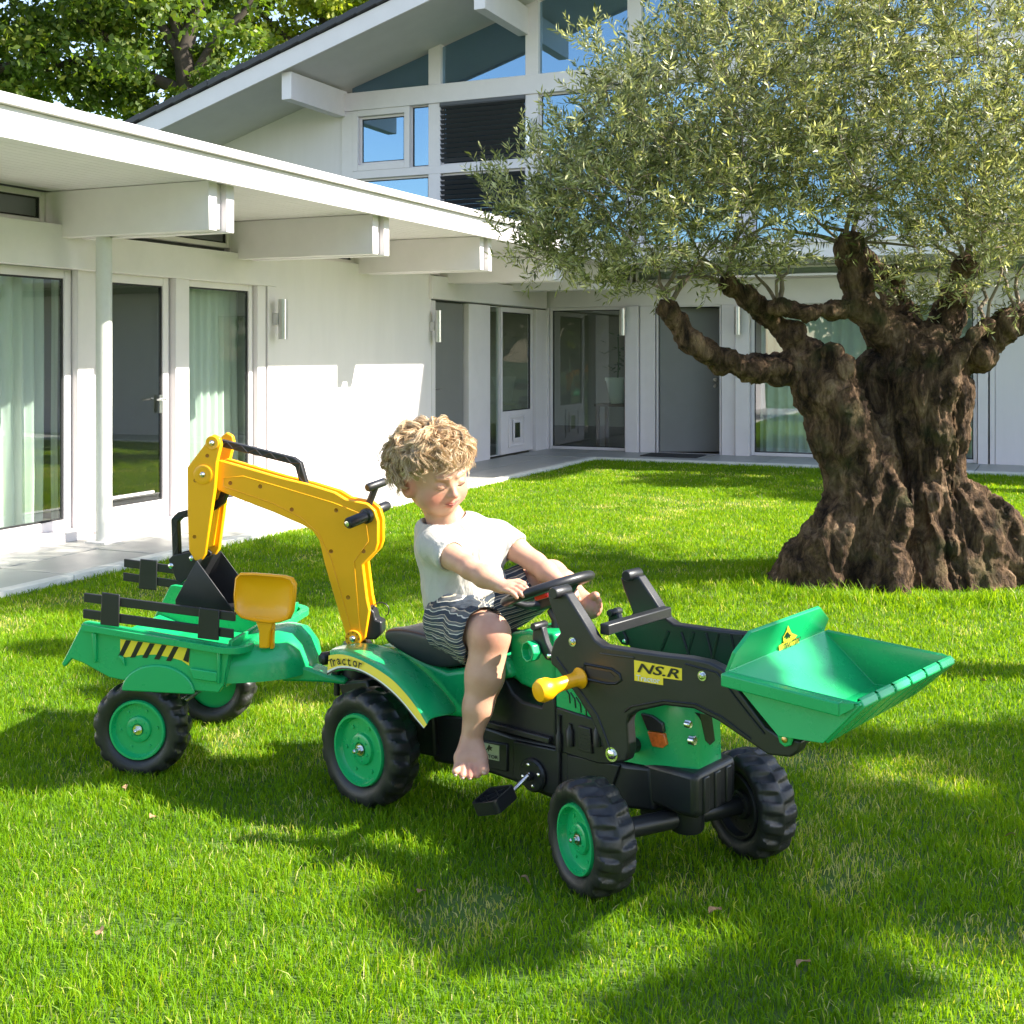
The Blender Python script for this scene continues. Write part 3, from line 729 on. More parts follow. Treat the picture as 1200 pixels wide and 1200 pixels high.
# hood: rounded green nose, cross sections along a
hb = 0.092
h0 = TB(700, 850, -hb).x; hN = TB(812, 880, -hb).x
ztop = TB(700, 775, -0.05).z
zb0 = TB(735, 896, -hb).z; zb1 = TB(812, 907, -hb).z
rings = []
for k in range(13):
    t = 1 - (1 - k / 12) ** 2.3; a = h0 + (hN - h0) * t
    e = max(0, (t - 0.62) / 0.38); fall = 1 - math.sqrt(max(0, 1 - (e * 0.985) ** 2))
    zt = ztop - 0.01 * t - 0.075 * fall; w_ = hb * (1 - 0.42 * fall); zb = zb0 + (zb1 - zb0) * t
    ring = []
    for j in range(25):
        th = math.pi * j / 24; cx = math.copysign(abs(math.cos(th)) ** 0.45, math.cos(th)); sz = abs(math.sin(th)) ** 0.5
        ring.append((a, -cx * w_ * (1 - .10 * sz), zb + (zt - zb) * sz))
    rings.append(ring)
vs = [p for r_ in rings for p in r_]; m = MB(); n_ = 25
fs = [(k * n_ + j, k * n_ + j + 1, (k + 1) * n_ + j + 1, (k + 1) * n_ + j) for k in range(12) for j in range(24)]
fs += [tuple(range(12 * n_, 13 * n_)), tuple(range(n_ - 1, -1, -1))] + [tuple([k * n_ for k in range(13)] + [k * n_ + 24 for k in range(12, -1, -1)])]
hood = m.add(vs, fs).build('hood', green, T, smooth=70)
# trim ridge, head lights, badges on the nose
lens = M('orange_indicator_lens', (0.75, 0.16, 0.03), 0.2, var=0.3, scale=60, coat=0.5)
smoke = M('smoked_lamp_cover', (0.03, 0.03, 0.033), 0.2, coat=0.5)
hl = MB().prism(FT.poly([(750, 836), (763, 839), (776, 848), (778, 859), (758, 856)], -hb - .005), -hb - .005, -hb + .03).build('headlight', smoke, hood, bevel=0.003)
MB().prism(FT.poly([(758, 857), (778, 860), (781, 873), (776, 877), (764, 875)], -hb - .005), -hb - .005, -hb + .03).build('indicator', lens, hood, bevel=0.003)
MB().prism(FT.poly([(733, 846), (738, 848), (742, 868), (737, 866)], -hb - .003), -hb - .003, -hb + .02).build('marker', decal_yellow, hood)
def nose(px, py): return FT.a(px, py, hN + 0.0015)
q = [nose(*p) for p in ((820, 836), (834, 838), (838, 868), (832, 873), (827, 868))]
m = MB(); m.add([(p.x - .02, p.y, p.z) for p in q] + [(p.x, p.y, p.z) for p in q], [tuple(range(5)), tuple(range(9, 4, -1))] + [(i, (i + 1) % 5, 5 + (i + 1) % 5, 5 + i) for i in range(5)])
m.build('headlight', smoke, hood)
for p, r_ in (((808, 849), .011), ((813, 868), .014)):
    m = MB(); m.lathe([(r_, -.012), (r_, .002), (r_ * .8, .005), (r_ * .3, .004)], nose(*p), (1, 0, 0), 18); m.build('badge', chrome, hood, smooth=40)
# bumper block with ribs, steering pod
a1 = TB(818, 925, -CH_B).x; a0 = TB(752, 905, -CH_B).x; zt = TB(818, 909, -CH_B).z; zb = TB(810, 960, -CH_B).z
bp = MB(); r_ = []
for a, w_, t_, b_ in ((a0, 0.092, zt - .004, zb + 0.0), (a1 - .05, 0.112, zt + .004, zb), (a1 - .012, 0.112, zt + .003, zb + .002), (a1, 0.10, zt - .006, zb + .012)):
    r_.append([(a, -w_, b_ + .015), (a, -w_ + .02, b_), (a, w_ - .02, b_), (a, w_, b_ + .015), (a, w_, t_ - .01), (a, w_ - .01, t_), (a, -w_ + .01, t_), (a, -w_, t_ - .01)])
bump_o = bp.loft(r_).build('bumper', black, T, bevel=0.006, seg=2)
for k in range(3):
    y0 = -0.075 + k * 0.06; MB().box(a1 - .006, a1 + .006, y0, y0 + .03, zb + .012, zt - .012).build('rib', black, bump_o, bevel=0.004, seg=2)
pc = (fcn + fcf) / 2
MB().lathe([(0.045, 0), (0.05, 0.01), (0.05, 0.075)], (pc.x + .02, pc.y * 0.3, zb - 0.07), (0, 0, 1), 24).build('steering_pod', black, T, smooth=40)
MB().box(pc.x - .12, pc.x + .03, -.06, .06, zb - .055, zb + .03).build('steering_bracket', black, T, bevel=0.01)
# saddle and green body below it
MB().prism(FT.poly([(440, 756), (470, 762), (523, 786), (556, 780), (590, 770), (600, 795), (585, 797), (562, 815), (556, 834), (541, 842), (503, 838), (470, 800)], -0.125), -0.125, 0.125).build('seat_base', green, T, bevel=0.02, seg=3)
sr = []
so_ = FT.poly([(446, 741), (452, 736), (478, 738), (505, 746), (530, 752), (556, 755), (560, 762), (556, 777), (524, 785), (500, 782), (472, 766), (447, 752)], -0.14)
ca = sum(p[0] for p in so_) / len(so_); cz = sum(p[1] for p in so_) / len(so_)
for b_, sc, dz in ((-.14, .86, -.004), (-.135, .96, 0), (-.115, 1, .002), (-.05, 1, -.006), (.05, 1, -.006), (.115, 1, .002), (.135, .96, 0), (.14, .86, -.004)):
    sr.append([(ca + (x - ca) * sc, b_, cz + (z - cz) * sc + dz) for x, z in so_])
st0 = MB().loft(sr).build('seat', black, T, smooth=60); ss_ = st0.modifiers.new('s', 'SUBSURF'); ss_.levels = 2; ss_.render_levels = 2
# dash: green block, knob, grips
MB().prism(FT.poly([(596, 742), (618, 738), (650, 742), (652, 800), (636, 814), (610, 803), (597, 792)], -0.095), -0.095, 0.095).build('dashboard', green, T, bevel=0.015, seg=3)
gl = M('pale_green_plastic', (0.02, 0.42, 0.16), 0.25, coat=0.3)
k0 = TB(643, 760, -0.10); m = MB()
m.lathe([(0.013, 0), (0.015, 0.045), (0.03, 0.05), (0.033, 0.06), (0.033, 0.082), (0.028, 0.084), (0.024, 0.06), (0.004, 0.058)], k0, (-.25, -1, 0.02), 8); m.build('gear_knob', green, T, bevel=0.002)
def grip(p, ln=0.05, r=0.012, n_='grip', par=T, mat=black): 
    p = Vector(p); return MB().lathe([(r * .85, -ln / 2), (r, -ln / 2 + .004), (r, ln / 2 - .004), (r * .85, ln / 2)], p, (0, 1, 0), 16).build(n_, mat, par, smooth=40)
for b_ in (-0.14, 0.17):
    if b_ > 0: g0, g2 = g0 + Vector((.06, 0, 0)), g2 + Vector((.06, 0, 0))
    if b_ < 0: g0, g1, g2 = TB(632, 733, b_), TB(636, 748, b_), TB(648, 768, b_)
    br = MB().prism([(g0.x - .015, g0.z), (g0.x + .02, g0.z), (g0.x + .035, g0.z - .045), (g2.x + .0, g2.z + .01), (g2.x + .005, g2.z - .015), (g2.x - .02, g2.z - .015), (g0.x - .005, g0.z - .055), (g0.x - .02, g0.z - .045)], b_ - .012, b_ + .012).build('lever', black, T, bevel=0.004)
    grip((g0.x, b_, g0.z), 0.062, 0.012, 'grip', br)
    MB().lathe([(.007, 0), (.007, .006), (.003, .008)], (g2.x - .004, b_ - .012, g2.z), (0, -1, 0), 10).build('screw', chrome, br, smooth=40)
# steering column and wheel
col0 = TB(660, 772, 0.0); sc = TB(642, 690, 0.0); hubp = sc + Vector((0.02, 0, -0.06))
m = MB(); m.tube([(col0.x, 0, col0.z - .05), (hubp.x + .03, 0, hubp.z - .03), (hubp.x, 0, hubp.z)], [.045, .028, .022], 16); m.build('steering_column', black, T, smooth=40)
nn = Vector((-0.37, -0.02, 0.93)).normalized(); X_ = Vector((0, 1, 0.07)); X_ = (X_ - nn * X_.dot(nn)).normalized(); Y_ = nn.cross(X_)
RS = 0.140; rings = []
for i in range(48):
    th = 2 * math.pi * i / 48; e = X_ * math.cos(th) + Y_ * math.sin(th); c_ = sc + e * RS
    rings.append([c_ + (e * math.cos(f) * .019 + nn * math.sin(f) * .0165) for f in [2 * math.pi * k / 12 for k in range(12)]])
rings.append(rings[0]); sw = MB().loft(rings, cap=False).build('steering_wheel', black, T, smooth=60)
for th in (0.5, 2.64, 4.71):
    e = X_ * math.cos(th) + Y_ * math.sin(th); MB().tube([sc + nn * -0.045 + e * .03, sc + nn * -.03 + e * .09, sc + e * RS], [.014, .012, .01], 10).build('spoke', black, sw, smooth=50)
Mh = Matrix((X_, Y_, nn)).transposed().to_4x4(); Mh.translation = sc + nn * -0.03
MB().box(-.045, .045, -.04, .04, -.03, .012, Mh).build('hub', black, sw, bevel=0.01, seg=3)
Mr = Mh.copy(); Mr.translation = TB(640, 696, -.085)
MB().box(-.030, .030, -.028, .028, -.012, .012, Mr).build('horn_button', M('red_plastic', (0.80, 0.012, 0.01), 0.35), sw, bevel=0.006, seg=2)

# loader arms
AR = [(651, 700), (641, 697), (645, 712), (652, 730), (656, 742), (649, 751), (645, 764), (645, 778), (652, 784), (672, 811), (692, 841), (704, 868), (709, 886), (719, 895), (734, 892), (737, 879), (735, 848), (737, 839), (746, 834), (778, 827), (813, 831), (841, 845), (866, 862), (888, 877), (900, 885), (926, 888), (936, 881), (939, 869), (912, 862), (897, 852), (861, 803), (846, 784), (830, 776), (806, 771), (778, 768), (743, 763), (706, 757), (697, 750), (680, 722), (663, 695)]
AO = 0.205; AI = 0.165
ar_poly = FT.poly(AR, -AO)
arm_n = MB().prism(ar_poly, -AO, -AI).build('loader_arm', black, T, bevel=0.006, seg=3)
arm_f = MB().prism(ar_poly, AI, AO).build('loader_arm', black, T, bevel=0.006, seg=3)
# web on the far arm's inner face
m = MB()
for i in range(11):
    x0 = 700 + i * 15
    p = TB(x0, 762 + i * .9, -AO); q_ = TB(x0 + (9 if i % 2 else -9), 790 + i * 5, -AO); m = MB(); m.tube([(p.x, AI, p.z - .01), (q_.x, AI, q_.z)], .005, 6); m.build('rib', black, arm_f)
hp = FT.b(653, 695, -AO)
for s_, ar in ((-1, arm_n), (1, arm_f)): grip((hp.x, s_ * (AO + AI) / 2 - .004, hp.z + .002), 0.075, 0.018, 'grip', ar)
# raised ridge lines and slot on the near arm
def ridge(pts, closed=False, name='ridge', r=0.0028, par=arm_n, b=-AO - .0005, mat=black):
    P = [TB(x, y, b) for x, y in pts]
    if closed: P.append(P[0])
    MB().tube(P, r, 6).build(name, mat, par, smooth=60)
ridge([(652, 770), (700, 838), (716, 880)]); ridge([(732, 834), (740, 828), (778, 821), (815, 825), (846, 840), (880, 866)]); ridge([(703, 766), (743, 771)]); ridge([(803, 778), (840, 788), (872, 830), (896, 860)])
st = [(685, 778), (717, 784), (726, 790), (728, 797), (722, 801), (712, 801), (684, 795)]
ridge(st, True, 'slot_rim', 0.004)
m = MB().prism(FT.poly([(688, 783), (715, 788), (721, 794), (716, 797), (688, 791)], -AO - .001), -AO - .001, -AO + .01); m.build('slot', dark_gap, arm_n)
for p in ((671, 752), (823, 792), (717, 884)):
    r_ = .009 if p[0] != 717 else .014
    MB().lathe([(r_ * 1.5, 0), (r_ * 1.5, .002)], TB(*p, -AO), (0, -1, 0), 16).build('washer', chrome, arm_n, smooth=40)
    MB().lathe([(r_, 0), (r_, .006), (r_ * .5, .009)], TB(*p, -AO - .002), (0, -1, 0), 6 if p[0] == 717 else 14).build('bolt', chrome, arm_n, smooth=30)
pv = TB(717, 884, -AO); MB().tube([(pv.x, -AI, pv.z), (pv.x, AI, pv.z)], .022, 14).build('pivot_tube', black, T, smooth=40)
c1 = TB(697, 742, -AO); MB().box(c1.x - .012, c1.x + .02, -AI, AI, c1.z - .012, c1.z + .02).build('cross_bar', black, T, bevel=0.004)
c2 = TB(915, 876, -AO); MB().box(c2.x - .03, c2.x + .02, -AI, AI, c2.z - .012, c2.z + .015).build('cross_bar', black, T, bevel=0.004)
c3 = TB(852, 800, -AO); MB().tube([(c3.x, -AI, c3.z), (c3.x, AI, c3.z)], .012, 10).build('cross_bar', black, T, smooth=40)
# yellow lever through the slot
l0 = TB(681, 794, -AO); ax_ = Vector((-.22, -1, -.10)).normalized()
MB().lathe([(.029, 0), (.031, .006), (.024, .016), (.0205, .03), (.0205, .085), (.0225, .10), (.027, .112), (.033, .125), (.034, .148), (.028, .160), (.01, .164)], l0, ax_, 20).build('loader_handle', yellow, T, smooth=50)

# stickers on the arm
stb = -AO - .0012
MB().prism(FT.poly([(743, 773.5), (799, 783.5), (799, 797.5), (777, 794.5), (777, 803), (743.5, 797.5)], stb), stb, -AO + .001).build('sticker', decal_yellow, arm_n)
def ftext(txt, mat, parent, p0, p1, htpx, b, shear=0.0, frame=FT, name='lettering', normal=-1):
    a_, b__ = frame.b(*p0, b), frame.b(*p1, b); X = b__ - a_; h_ = abs(frame.b(p0[0], p0[1] - htpx, b).z - a_.z)
    Y = Vector((0, -1, 0)).cross(X) * -1 if False else Vector((-X.z, 0, X.x))
    return text_part(txt, mat, parent, a_, X, Y, h_, X.length, shear, name)
ftext('NS.R', decal_black, arm_n, (747, 787.5), (796, 795.5), 11, stb - .0005, 0.3)
ftext('Tractor', decal_white, arm_n, (746, 797), (774, 801), 6.5, stb - .0005)

# pedals
pc_ = TB(625, 908, -CH_B - .014); m = MB(); m.lathe([(.052, 0), (.052, .006), (.046, .012), (.012, .012), (.012, .03)], pc_, (0, -1, 0), 32); cd = m.build('crank_disc', black, T, smooth=35)
for k in range(4):
    a = math.pi / 2 * k + .3; MB().lathe([(.0065, 0), (.0065, .003), (.002, .005)], pc_ + Vector((math.cos(a) * .033, -.012, math.sin(a) * .033)), (0, -1, 0), 10).build('bolt', chrome, cd, smooth=40)
for k in range(12):
    a = math.pi / 6 * k; MB().lathe([(.003, 0), (.003, .002)], pc_ + Vector((math.cos(a) * .041, -.0115, math.sin(a) * .041)), (0, -1, 0), 6).build('hole', dark_gap, cd)
e0 = pc_ + Vector((0, -.02, .008)); e1 = TB(597, 931, -.21); e2 = TB(579, 938, -.27)
MB().tube([e0, e0.lerp(e1, .5) + Vector((0, 0, 0)), e1, e1 + Vector((-.005, -.05, 0))], .0075, 12).build('crank', chrome, T, smooth=50)
Mp = Matrix.Translation(e2) @ Matrix.Rotation(math.radians(-18), 4, 'Y') @ Matrix.Rotation(math.radians(14), 4, 'X')
def rr(w, d, r, n=6):
    o = []
    for cx, cy, a0 in ((w - r, d - r, 0), (-w + r, d - r, 90), (-w + r * 1.6, -d + r * 1.6, 180), (w - r, -d + r, 270)):
        rr_ = r * 1.6 if a0 == 180 else r
        for k in range(n + 1): t = math.radians(a0 + 90 * k / n); o.append((cx + rr_ * math.cos(t), cy + rr_ * math.sin(t)))
    return o
out_ = rr(.055, .052, .018); inn = [(x * .86, y * .86) for x, y in out_]; n_ = len(out_)
V_ = [Mp @ Vector((x, y, -.02)) for x, y in out_] + [Mp @ Vector((x, y, .02)) for x, y in out_] + [Mp @ Vector((x, y, .02)) for x, y in inn] + [Mp @ Vector((x, y, .002)) for x, y in inn]
fs = [tuple(range(n_ - 1, -1, -1)), tuple(range(3 * n_, 4 * n_))] + [(k * n_ + i, k * n_ + (i + 1) % n_, (k + 1) * n_ + (i + 1) % n_, (k + 1) * n_ + i) for k in range(3) for i in range(n_)]
pd = MB().add(V_, fs).build('pedal', black, T, smooth=35)
for s_ in (-1, 1):
    for t_ in (-.02, .02): MB().box(-.045, .045, t_ - .002, t_ + .002, .002, .017, Mp @ Matrix.Rotation(s_ * .7, 4, 'Z') @ Matrix.Scale(.9, 4)).build('rib', black, pd)

# near rear fender, four rails melted into one shell
def rail(pts, b): return [TB(x, y, b) for x, y in pts]
R0 = rail([(384, 792), (399, 785), (420, 787), (440, 797), (458, 811), (473, 826), (486, 842), (497, 854)], -.355)
R1 = rail([(386, 768), (402, 767), (422, 773), (444, 785), (462, 798), (478, 815), (490, 831), (501, 849)], -.350)
R3 = rail([(396, 757), (415, 752), (440, 752), (465, 760), (490, 777), (512, 797), (530, 818), (543, 836)], -.130)
R2 = []
for p, q in zip(R1, R3):
    c_ = p.lerp(q, .30); c_.z = max(p.z, q.z) * .5 + c_.z * .5 + .012; R2.append(c_)
R15 = [p.lerp(q, .45) + Vector((0, -.012, .006)) for p, q in zip(R1, R2)]
def mirror(R): return [Vector((p.x, -p.y, p.z)) for p in R]
def fender(rails):
    m = MB(); n_ = len(rails[0]); m.add([p for r_ in rails for p in r_], [(k * n_ + i, k * n_ + i + 1, (k + 1) * n_ + i + 1, (k + 1) * n_ + i) for k in range(len(rails) - 1) for i in range(n_ - 1)])
    o = m.build('fender', green, T, smooth=80); sd = o.modifiers.new('solid', 'SOLIDIFY'); sd.thickness = .008; sd.offset = -1
    ss = o.modifiers.new('s', 'SUBSURF'); ss.levels = 2; ss.render_levels = 2; return o
fn = fender([R0, R1, R15, R2, R3]); ff = fender([mirror(r_) for r_ in (R0, R1, R15, R2, R3)])
# yellow stripe sticker with lettering on the near fender, a strip just above the surface
def strip(Ra, Rb, mat, t0, t1, nm, off=.003, par=None):
    m = MB(); A = [a_.lerp(b__, t0) + Vector((0, -off, off * .2)) for a_, b__ in zip(Ra, Rb)]; B_ = [a_.lerp(b__, t1) + Vector((0, -off, off * .2)) for a_, b__ in zip(Ra, Rb)]
    def sm(P):
        o = []
        for i in range(len(P) - 1):
            p0 = P[max(i - 1, 0)]; p1 = P[i]; p2 = P[i + 1]; p3 = P[min(i + 2, len(P) - 1)]
            for k in range(6):
                t = k / 6; o.append(0.5 * ((2 * p1) + (p2 - p0) * t + (2 * p0 - 5 * p1 + 4 * p2 - p3) * t * t + (3 * p1 - p0 - 3 * p2 + p3) * t ** 3))
        return o + [P[-1]]
    A = sm(A); B_ = sm(B_); n_ = len(A); m.add(A + B_, [(i, i + 1, n_ + i + 1, n_ + i) for i in range(n_ - 1)]); return m.build(nm, mat, par or fn, smooth=80)
strip(R0, R1, decal_yellow, .25, 1.0, 'stripe_sticker'); strip(R0, R1, decal_white, .13, .26, 'white_line', .0034); strip(R0, R1, decal_black, .03, .14, 'black_line', .0036)
tx = 'Tractor'; Pm = [a_.lerp(b__, .36) for a_, b__ in zip(R0, R1)]
for i, ch in enumerate(tx):
    t = 0.25 + i * 0.30; k = int(t); p = Pm[k].lerp(Pm[k + 1], t - k); q = Pm[k + 1]; X = (q - Pm[k]).normalized()
    text_part(ch, decal_black, fn, p + Vector((0, -.0062, .001)), X, Vector((0, -1, 0)).cross(X) * -1 if False else Vector((-X.z, 0, X.x)), .026 if ch in 'Tt' else .021, None, 0, 'letter')
# rear lamp knob
kp = TB(384, 771, -.30); MB().lathe([(.014, -.02), (.022, -.01), (.022, .02), (.014, .028)], kp, (-.3, -1, 0), 14).build('rear_reflector', black, T, smooth=40)
MB().prism(FT.poly([(395, 800), (430, 796), (436, 822), (404, 828)], -.17), -.17, .17).build('axle_bracket', black, T, bevel=.01)
# plate on the chassis
pb_ = -CH_B - .0095
MB().prism(FT.poly([(556, 868), (585, 874), (585, 892), (556, 886)], pb_), pb_, pb_ + .002).build('sticker', M('silver_sticker', (0.5, 0.5, 0.49), 0.3, metal=.6), cs)
ftext('TRACTOR', decal_black, cs, (558, 885), (584, 890), 4, pb_ - .0006)
def bird(frame_fn, parent, sc=1.0, mat=decal_black):
    pts = [(0, 6), (2.2, 2.4), (5.5, 1.2), (3.2, -.6), (4.2, -4), (1, -1.8), (-1.6, -6), (-1.6, -1), (-5, -3), (-2.5, 1)]
    V_ = [frame_fn(x * sc, -y * sc) for x, y in pts]; return MB().add([Vector((0, 0, 0)) + sum(V_, Vector()) / len(V_)] + V_, [(0, i + 1, (i + 1) % len(V_) + 1) for i in range(len(V_))]).build('emblem', mat, parent, fixn=False)
bird(lambda x, y: TB(573 + x, 877 + y, pb_ - .0006), cs, .8)

# loader bucket
BB = .27
nb, nf, nfb, nbb = TB(847, 788, -BB), TB(1003, 827, -BB), TB(962, 870, -BB), TB(911, 862, -BB)
fb, ff_, ffb = TB(968, 738, BB), TB(1121, 770, BB), TB(1074, 808, BB)
fbb = nbb + (ffb - nfb); fbb.y = BB
tn = TB(879, 740, -BB + .06); pn_ = (nb + Vector((0, .02, 0)), tn, fb - Vector((0, .02, 0)))
tf, tf2, tn2 = plane_hit(FT, 960, 711, *pn_), plane_hit(FT, 970, 724, *pn_), plane_hit(FT, 860, 765, *pn_)
def shell(quads, thick, name, mat, parent, sub=None):
    m = MB(); V_ = []; idx = {}
    fs = []
    for qd in quads:
        f_ = []
        for p in qd:
            key = tuple(round(x, 5) for x in p)
            if key not in idx: idx[key] = len(V_); V_.append(p)
            f_.append(idx[key])
        fs.append(tuple(f_))
    m.add(V_, fs); o = m.build(name, mat, parent, smooth=30, fixn=True)
    sd = o.modifiers.new('solid', 'SOLIDIFY'); sd.thickness = thick; sd.offset = 0
    bv = o.modifiers.new('bevel', 'BEVEL'); bv.width = .005; bv.segments = 3; bv.limit_method = 'ANGLE'
    return o
def L(p, q, t): return p.lerp(q, t)
cb_ = Vector((0, .02, 0))
bk = shell([(nb + cb_, nf + cb_, nfb + cb_ * .5, nbb + cb_ * .5), (fb - cb_, ff_ - cb_, ffb - cb_ * .5, fbb - cb_ * .5), (nbb + cb_ * .5, nfb + cb_ * .5, ffb - cb_ * .5, fbb - cb_ * .5),
            (nfb + cb_ * .5, nf + cb_, ff_ - cb_, ffb - cb_ * .5), (nbb + cb_ * .5, nb + cb_, fb - cb_, fbb - cb_ * .5),
            (nb + cb_, tn2, tn, tf, tf2, fb - cb_)], .011, 'loader_bucket', green, T)
# rolled rim flange around the sides
def flange(p, q, out, h=.028):
    d = (q - p).normalized(); up = Vector((0, 0, 1)); vs = [p, q, q + out, p + out, p + out - up * h, q + out - up * h, q + out * .7 - up * h, p + out * .7 - up * h, p + out * .6 - up * .008, q + out * .6 - up * .008, p - up * .008, q - up * .008]
    m = MB().add(vs, [(0, 1, 2, 3), (3, 2, 5, 4), (4, 5, 6, 7), (7, 6, 9, 8), (8, 9, 11, 10), (10, 11, 1, 0), (0, 3, 4, 7, 8, 10), (1, 11, 9, 6, 5, 2)]); return m.build('rim_flange', green, bk, bevel=.004, seg=2)
flange(nb + cb_, L(nf, nb, .10) + cb_, Vector((0, -.032, 0)), .034); flange(fb - cb_, L(ff_, fb, .12) - cb_, Vector((0, .03, 0)), .03)
# tapered front corners of the flange
for A_, B2, o_ in ((L(nf, nb, .10) + cb_, nf + cb_, -.032), (L(ff_, fb, .12) - cb_, ff_ - cb_, .03)):
    vs = [A_, B2, B2 + Vector((-.01, o_ * .3, 0)), A_ + Vector((0, o_, 0)), A_ + Vector((0, o_, -.03)), B2 + Vector((-.01, o_ * .3, -.01))]
    MB().add(vs, [(0, 1, 2, 3), (3, 2, 5, 4)]).build('rim_flange', green, bk, smooth=60)
# six teeth ridges down the front wall
e_n, e_f, f_n, f_f = nf + cb_, ff_ - cb_, nfb + cb_ * .5, ffb - cb_ * .5
fn_dir = ((e_f - e_n).cross(f_n - e_n)).normalized();
if fn_dir.x < 0: fn_dir = -fn_dir
for k in range(6):
    t0 = .012 + k * .1645; t1 = t0 + .146
    a_, b__, c_, d_ = L(e_n, e_f, t0), L(e_n, e_f, t1), L(f_n, f_f, t1), L(f_n, f_f, t0); up = Vector((0, 0, .007)); o_ = fn_dir * .013
    mid = (a_ + b__) / 2
    m = MB(); vs = [a_ + up, b__ + up, b__ + o_, a_ + o_, d_ + o_ * .8, c_ + o_ * .8, c_, d_, a_ - fn_dir * .012 + up * .4, b__ - fn_dir * .012 + up * .4, a_ - fn_dir * .012 - up, b__ - fn_dir * .012 - up]
    m.add(vs, [(0, 1, 2, 3), (3, 2, 5, 4), (4, 5, 6, 7), (0, 3, 4, 7), (1, 6, 5, 2), (0, 8, 9, 1), (8, 10, 11, 9), (0, 7, 6, 1)]); m.build('tooth', green, bk, bevel=.004, seg=2)
# mounting ears
for s_ in (-1, 1):
    e_ = TB(921, 866, -AO - .004); y_ = s_ * (AO + .006)
    MB().prism([(e_.x - .035, e_.z + .045), (e_.x + .035, e_.z + .045), (e_.x + .016, e_.z - .012), (e_.x, e_.z - .02), (e_.x - .016, e_.z - .012)], y_ - .004, y_ + .004).build('mounting_ear', green, bk, bevel=.003)
    MB().lathe([(.008, 0), (.008, .003), (.003, .005)], (e_.x, y_ + s_ * .004, e_.z), (0, s_, 0), 12).build('bolt', M('brass', (.6, .38, .15), .3, metal=1) if s_ < 0 else bpy.data.materials['brass'], bk, smooth=40)
# emblem and word on the back plate
def bp(px, py, lift=.009):
    p = plane_hit(FT, px, py, *pn_); nr = (tn - nb - cb_).cross(fb - nb - cb_).normalized()
    if nr.x < 0: nr = -nr
    return p + nr * lift
def bpoly(pts, lift, mat, nm):
    V_ = [bp(x, y, lift) for x, y in pts]; c_ = sum(V_, Vector()) / len(V_); return MB().add([c_] + V_, [(0, i + 1, (i + 1) % len(V_) + 1) for i in range(len(V_))]).build(nm, mat, bk, fixn=False)
bpoly([(910, 755), (916, 752), (915, 745), (919, 738), (921, 731), (925, 740), (932, 743), (927, 748), (934, 746), (934.5, 753), (911, 763.5)], .0075, decal_yellow, 'sticker')
bird(lambda x, y: bp(920 + x, 743 + y, .009), bk, .85)
A_, B2, C2 = bp(912.5, 761, .009), bp(933, 751.5, .009), bp(912, 755, .009)
text_part('TRACTOR', decal_black, bk, A_, B2 - A_, (C2 - A_) - (B2 - A_) * ((C2 - A_).dot(B2 - A_) / (B2 - A_).length_squared), (C2 - A_).length, (B2 - A_).length, 0, 'lettering', 0.001)

# ------------------------------------------------------------------ digger arm on the rear
FE = Frame(-0.50, 4.32, 0.985, -0.174); ME = FT.i @ FE.m
def E(px, py, b=-.045): return FE.b(px, py, b)
def eb(mb, name, mat, parent=None, **kw):
    o = mb.build(name, mat, parent or T, **kw)
    if parent is None: o.matrix_basis = ME
    return o
BO = [(252, 552), (250, 543), (257, 539), (285, 547), (330, 560), (360, 567), (392, 577), (405, 585), (430, 590), (439, 598), (443, 611), (443, 637), (440, 646), (425, 662), (430, 702), (433, 716), (428, 748), (419, 757), (408, 754), (395, 712), (380, 660), (374, 634), (366, 622), (354, 615), (320, 600), (280, 585), (254, 574)]
w_ = .033
bm_ = eb(MB().prism(FE.poly(BO, -.045), -.045, -.045 + .022), 'digger_boom', yellow, bevel=.004, seg=2)
MB().prism(FE.poly(BO, -.045), .023, .045).build('boom_plate', yellow, bm_, bevel=.004, seg=2)
inner = [(262, 556), (285, 556), (330, 570), (365, 578), (400, 590), (430, 600), (434, 636), (415, 660), (424, 745), (414, 748), (402, 712), (385, 655), (372, 622), (352, 608), (320, 592), (280, 578), (258, 568)]
MB().prism(FE.poly(inner, -.045), -.022, .022).build('boom_core', yellow, bm_, bevel=.002)
sk = FE.poly([(262, 560), (285, 558), (330, 571), (390, 589), (428, 604), (432, 634), (415, 658), (422, 740), (413, 744), (404, 710), (388, 655), (373, 625), (352, 606), (320, 590), (282, 577), (262, 570)], -.0455)
MB().tube([(x, -.045, z) for x, z in sk + sk[:1]], .0022, 6).build('ridge', yellow, bm_, smooth=60)
dimple = M('moulded_recess', (0.42, 0.13, 0.004), .5)
for p in ((270, 566), (305, 570), (342, 597), (394, 598), (388, 646), (426, 646), (408, 700)):
    MB().lathe([(.0075, 0), (.0075, .0012), (.0035, -.001)], E(*p), (0, -1, 0), 12).build('dimple', dimple, bm_, smooth=40)
def boss(p, par, r=.030):
    c_ = E(*p, -.047); MB().lathe([(r, -.004), (r, .004), (r * .9, .006), (r * .55, .004), (r * .5, .006)], c_, (0, -1, 0), 24).build('boss', yellow, par, smooth=40)
    for k in range(8): a = math.pi / 4 * k; MB().lathe([(.0035, 0), (.0035, .001)], c_ + Vector((math.cos(a) * r * .74, -.0052, math.sin(a) * r * .74)), (0, -1, 0), 6).build('dimple', dimple, par)
    MB().lathe([(.011, 0), (.011, .003), (.008, .005), (.006, .009), (.002, .010)], c_ + Vector((0, -.006, 0)), (0, -1, 0), 14).build('bolt', chrome, par, smooth=40)
boss((414, 748), bm_)
SKP = [(244, 514), (250, 509), (257, 513), (259, 521), (254, 542), (252, 572), (250, 585), (241, 650), (236, 657), (228, 657), (221, 645), (219.5, 600), (219, 548), (241, 519)]
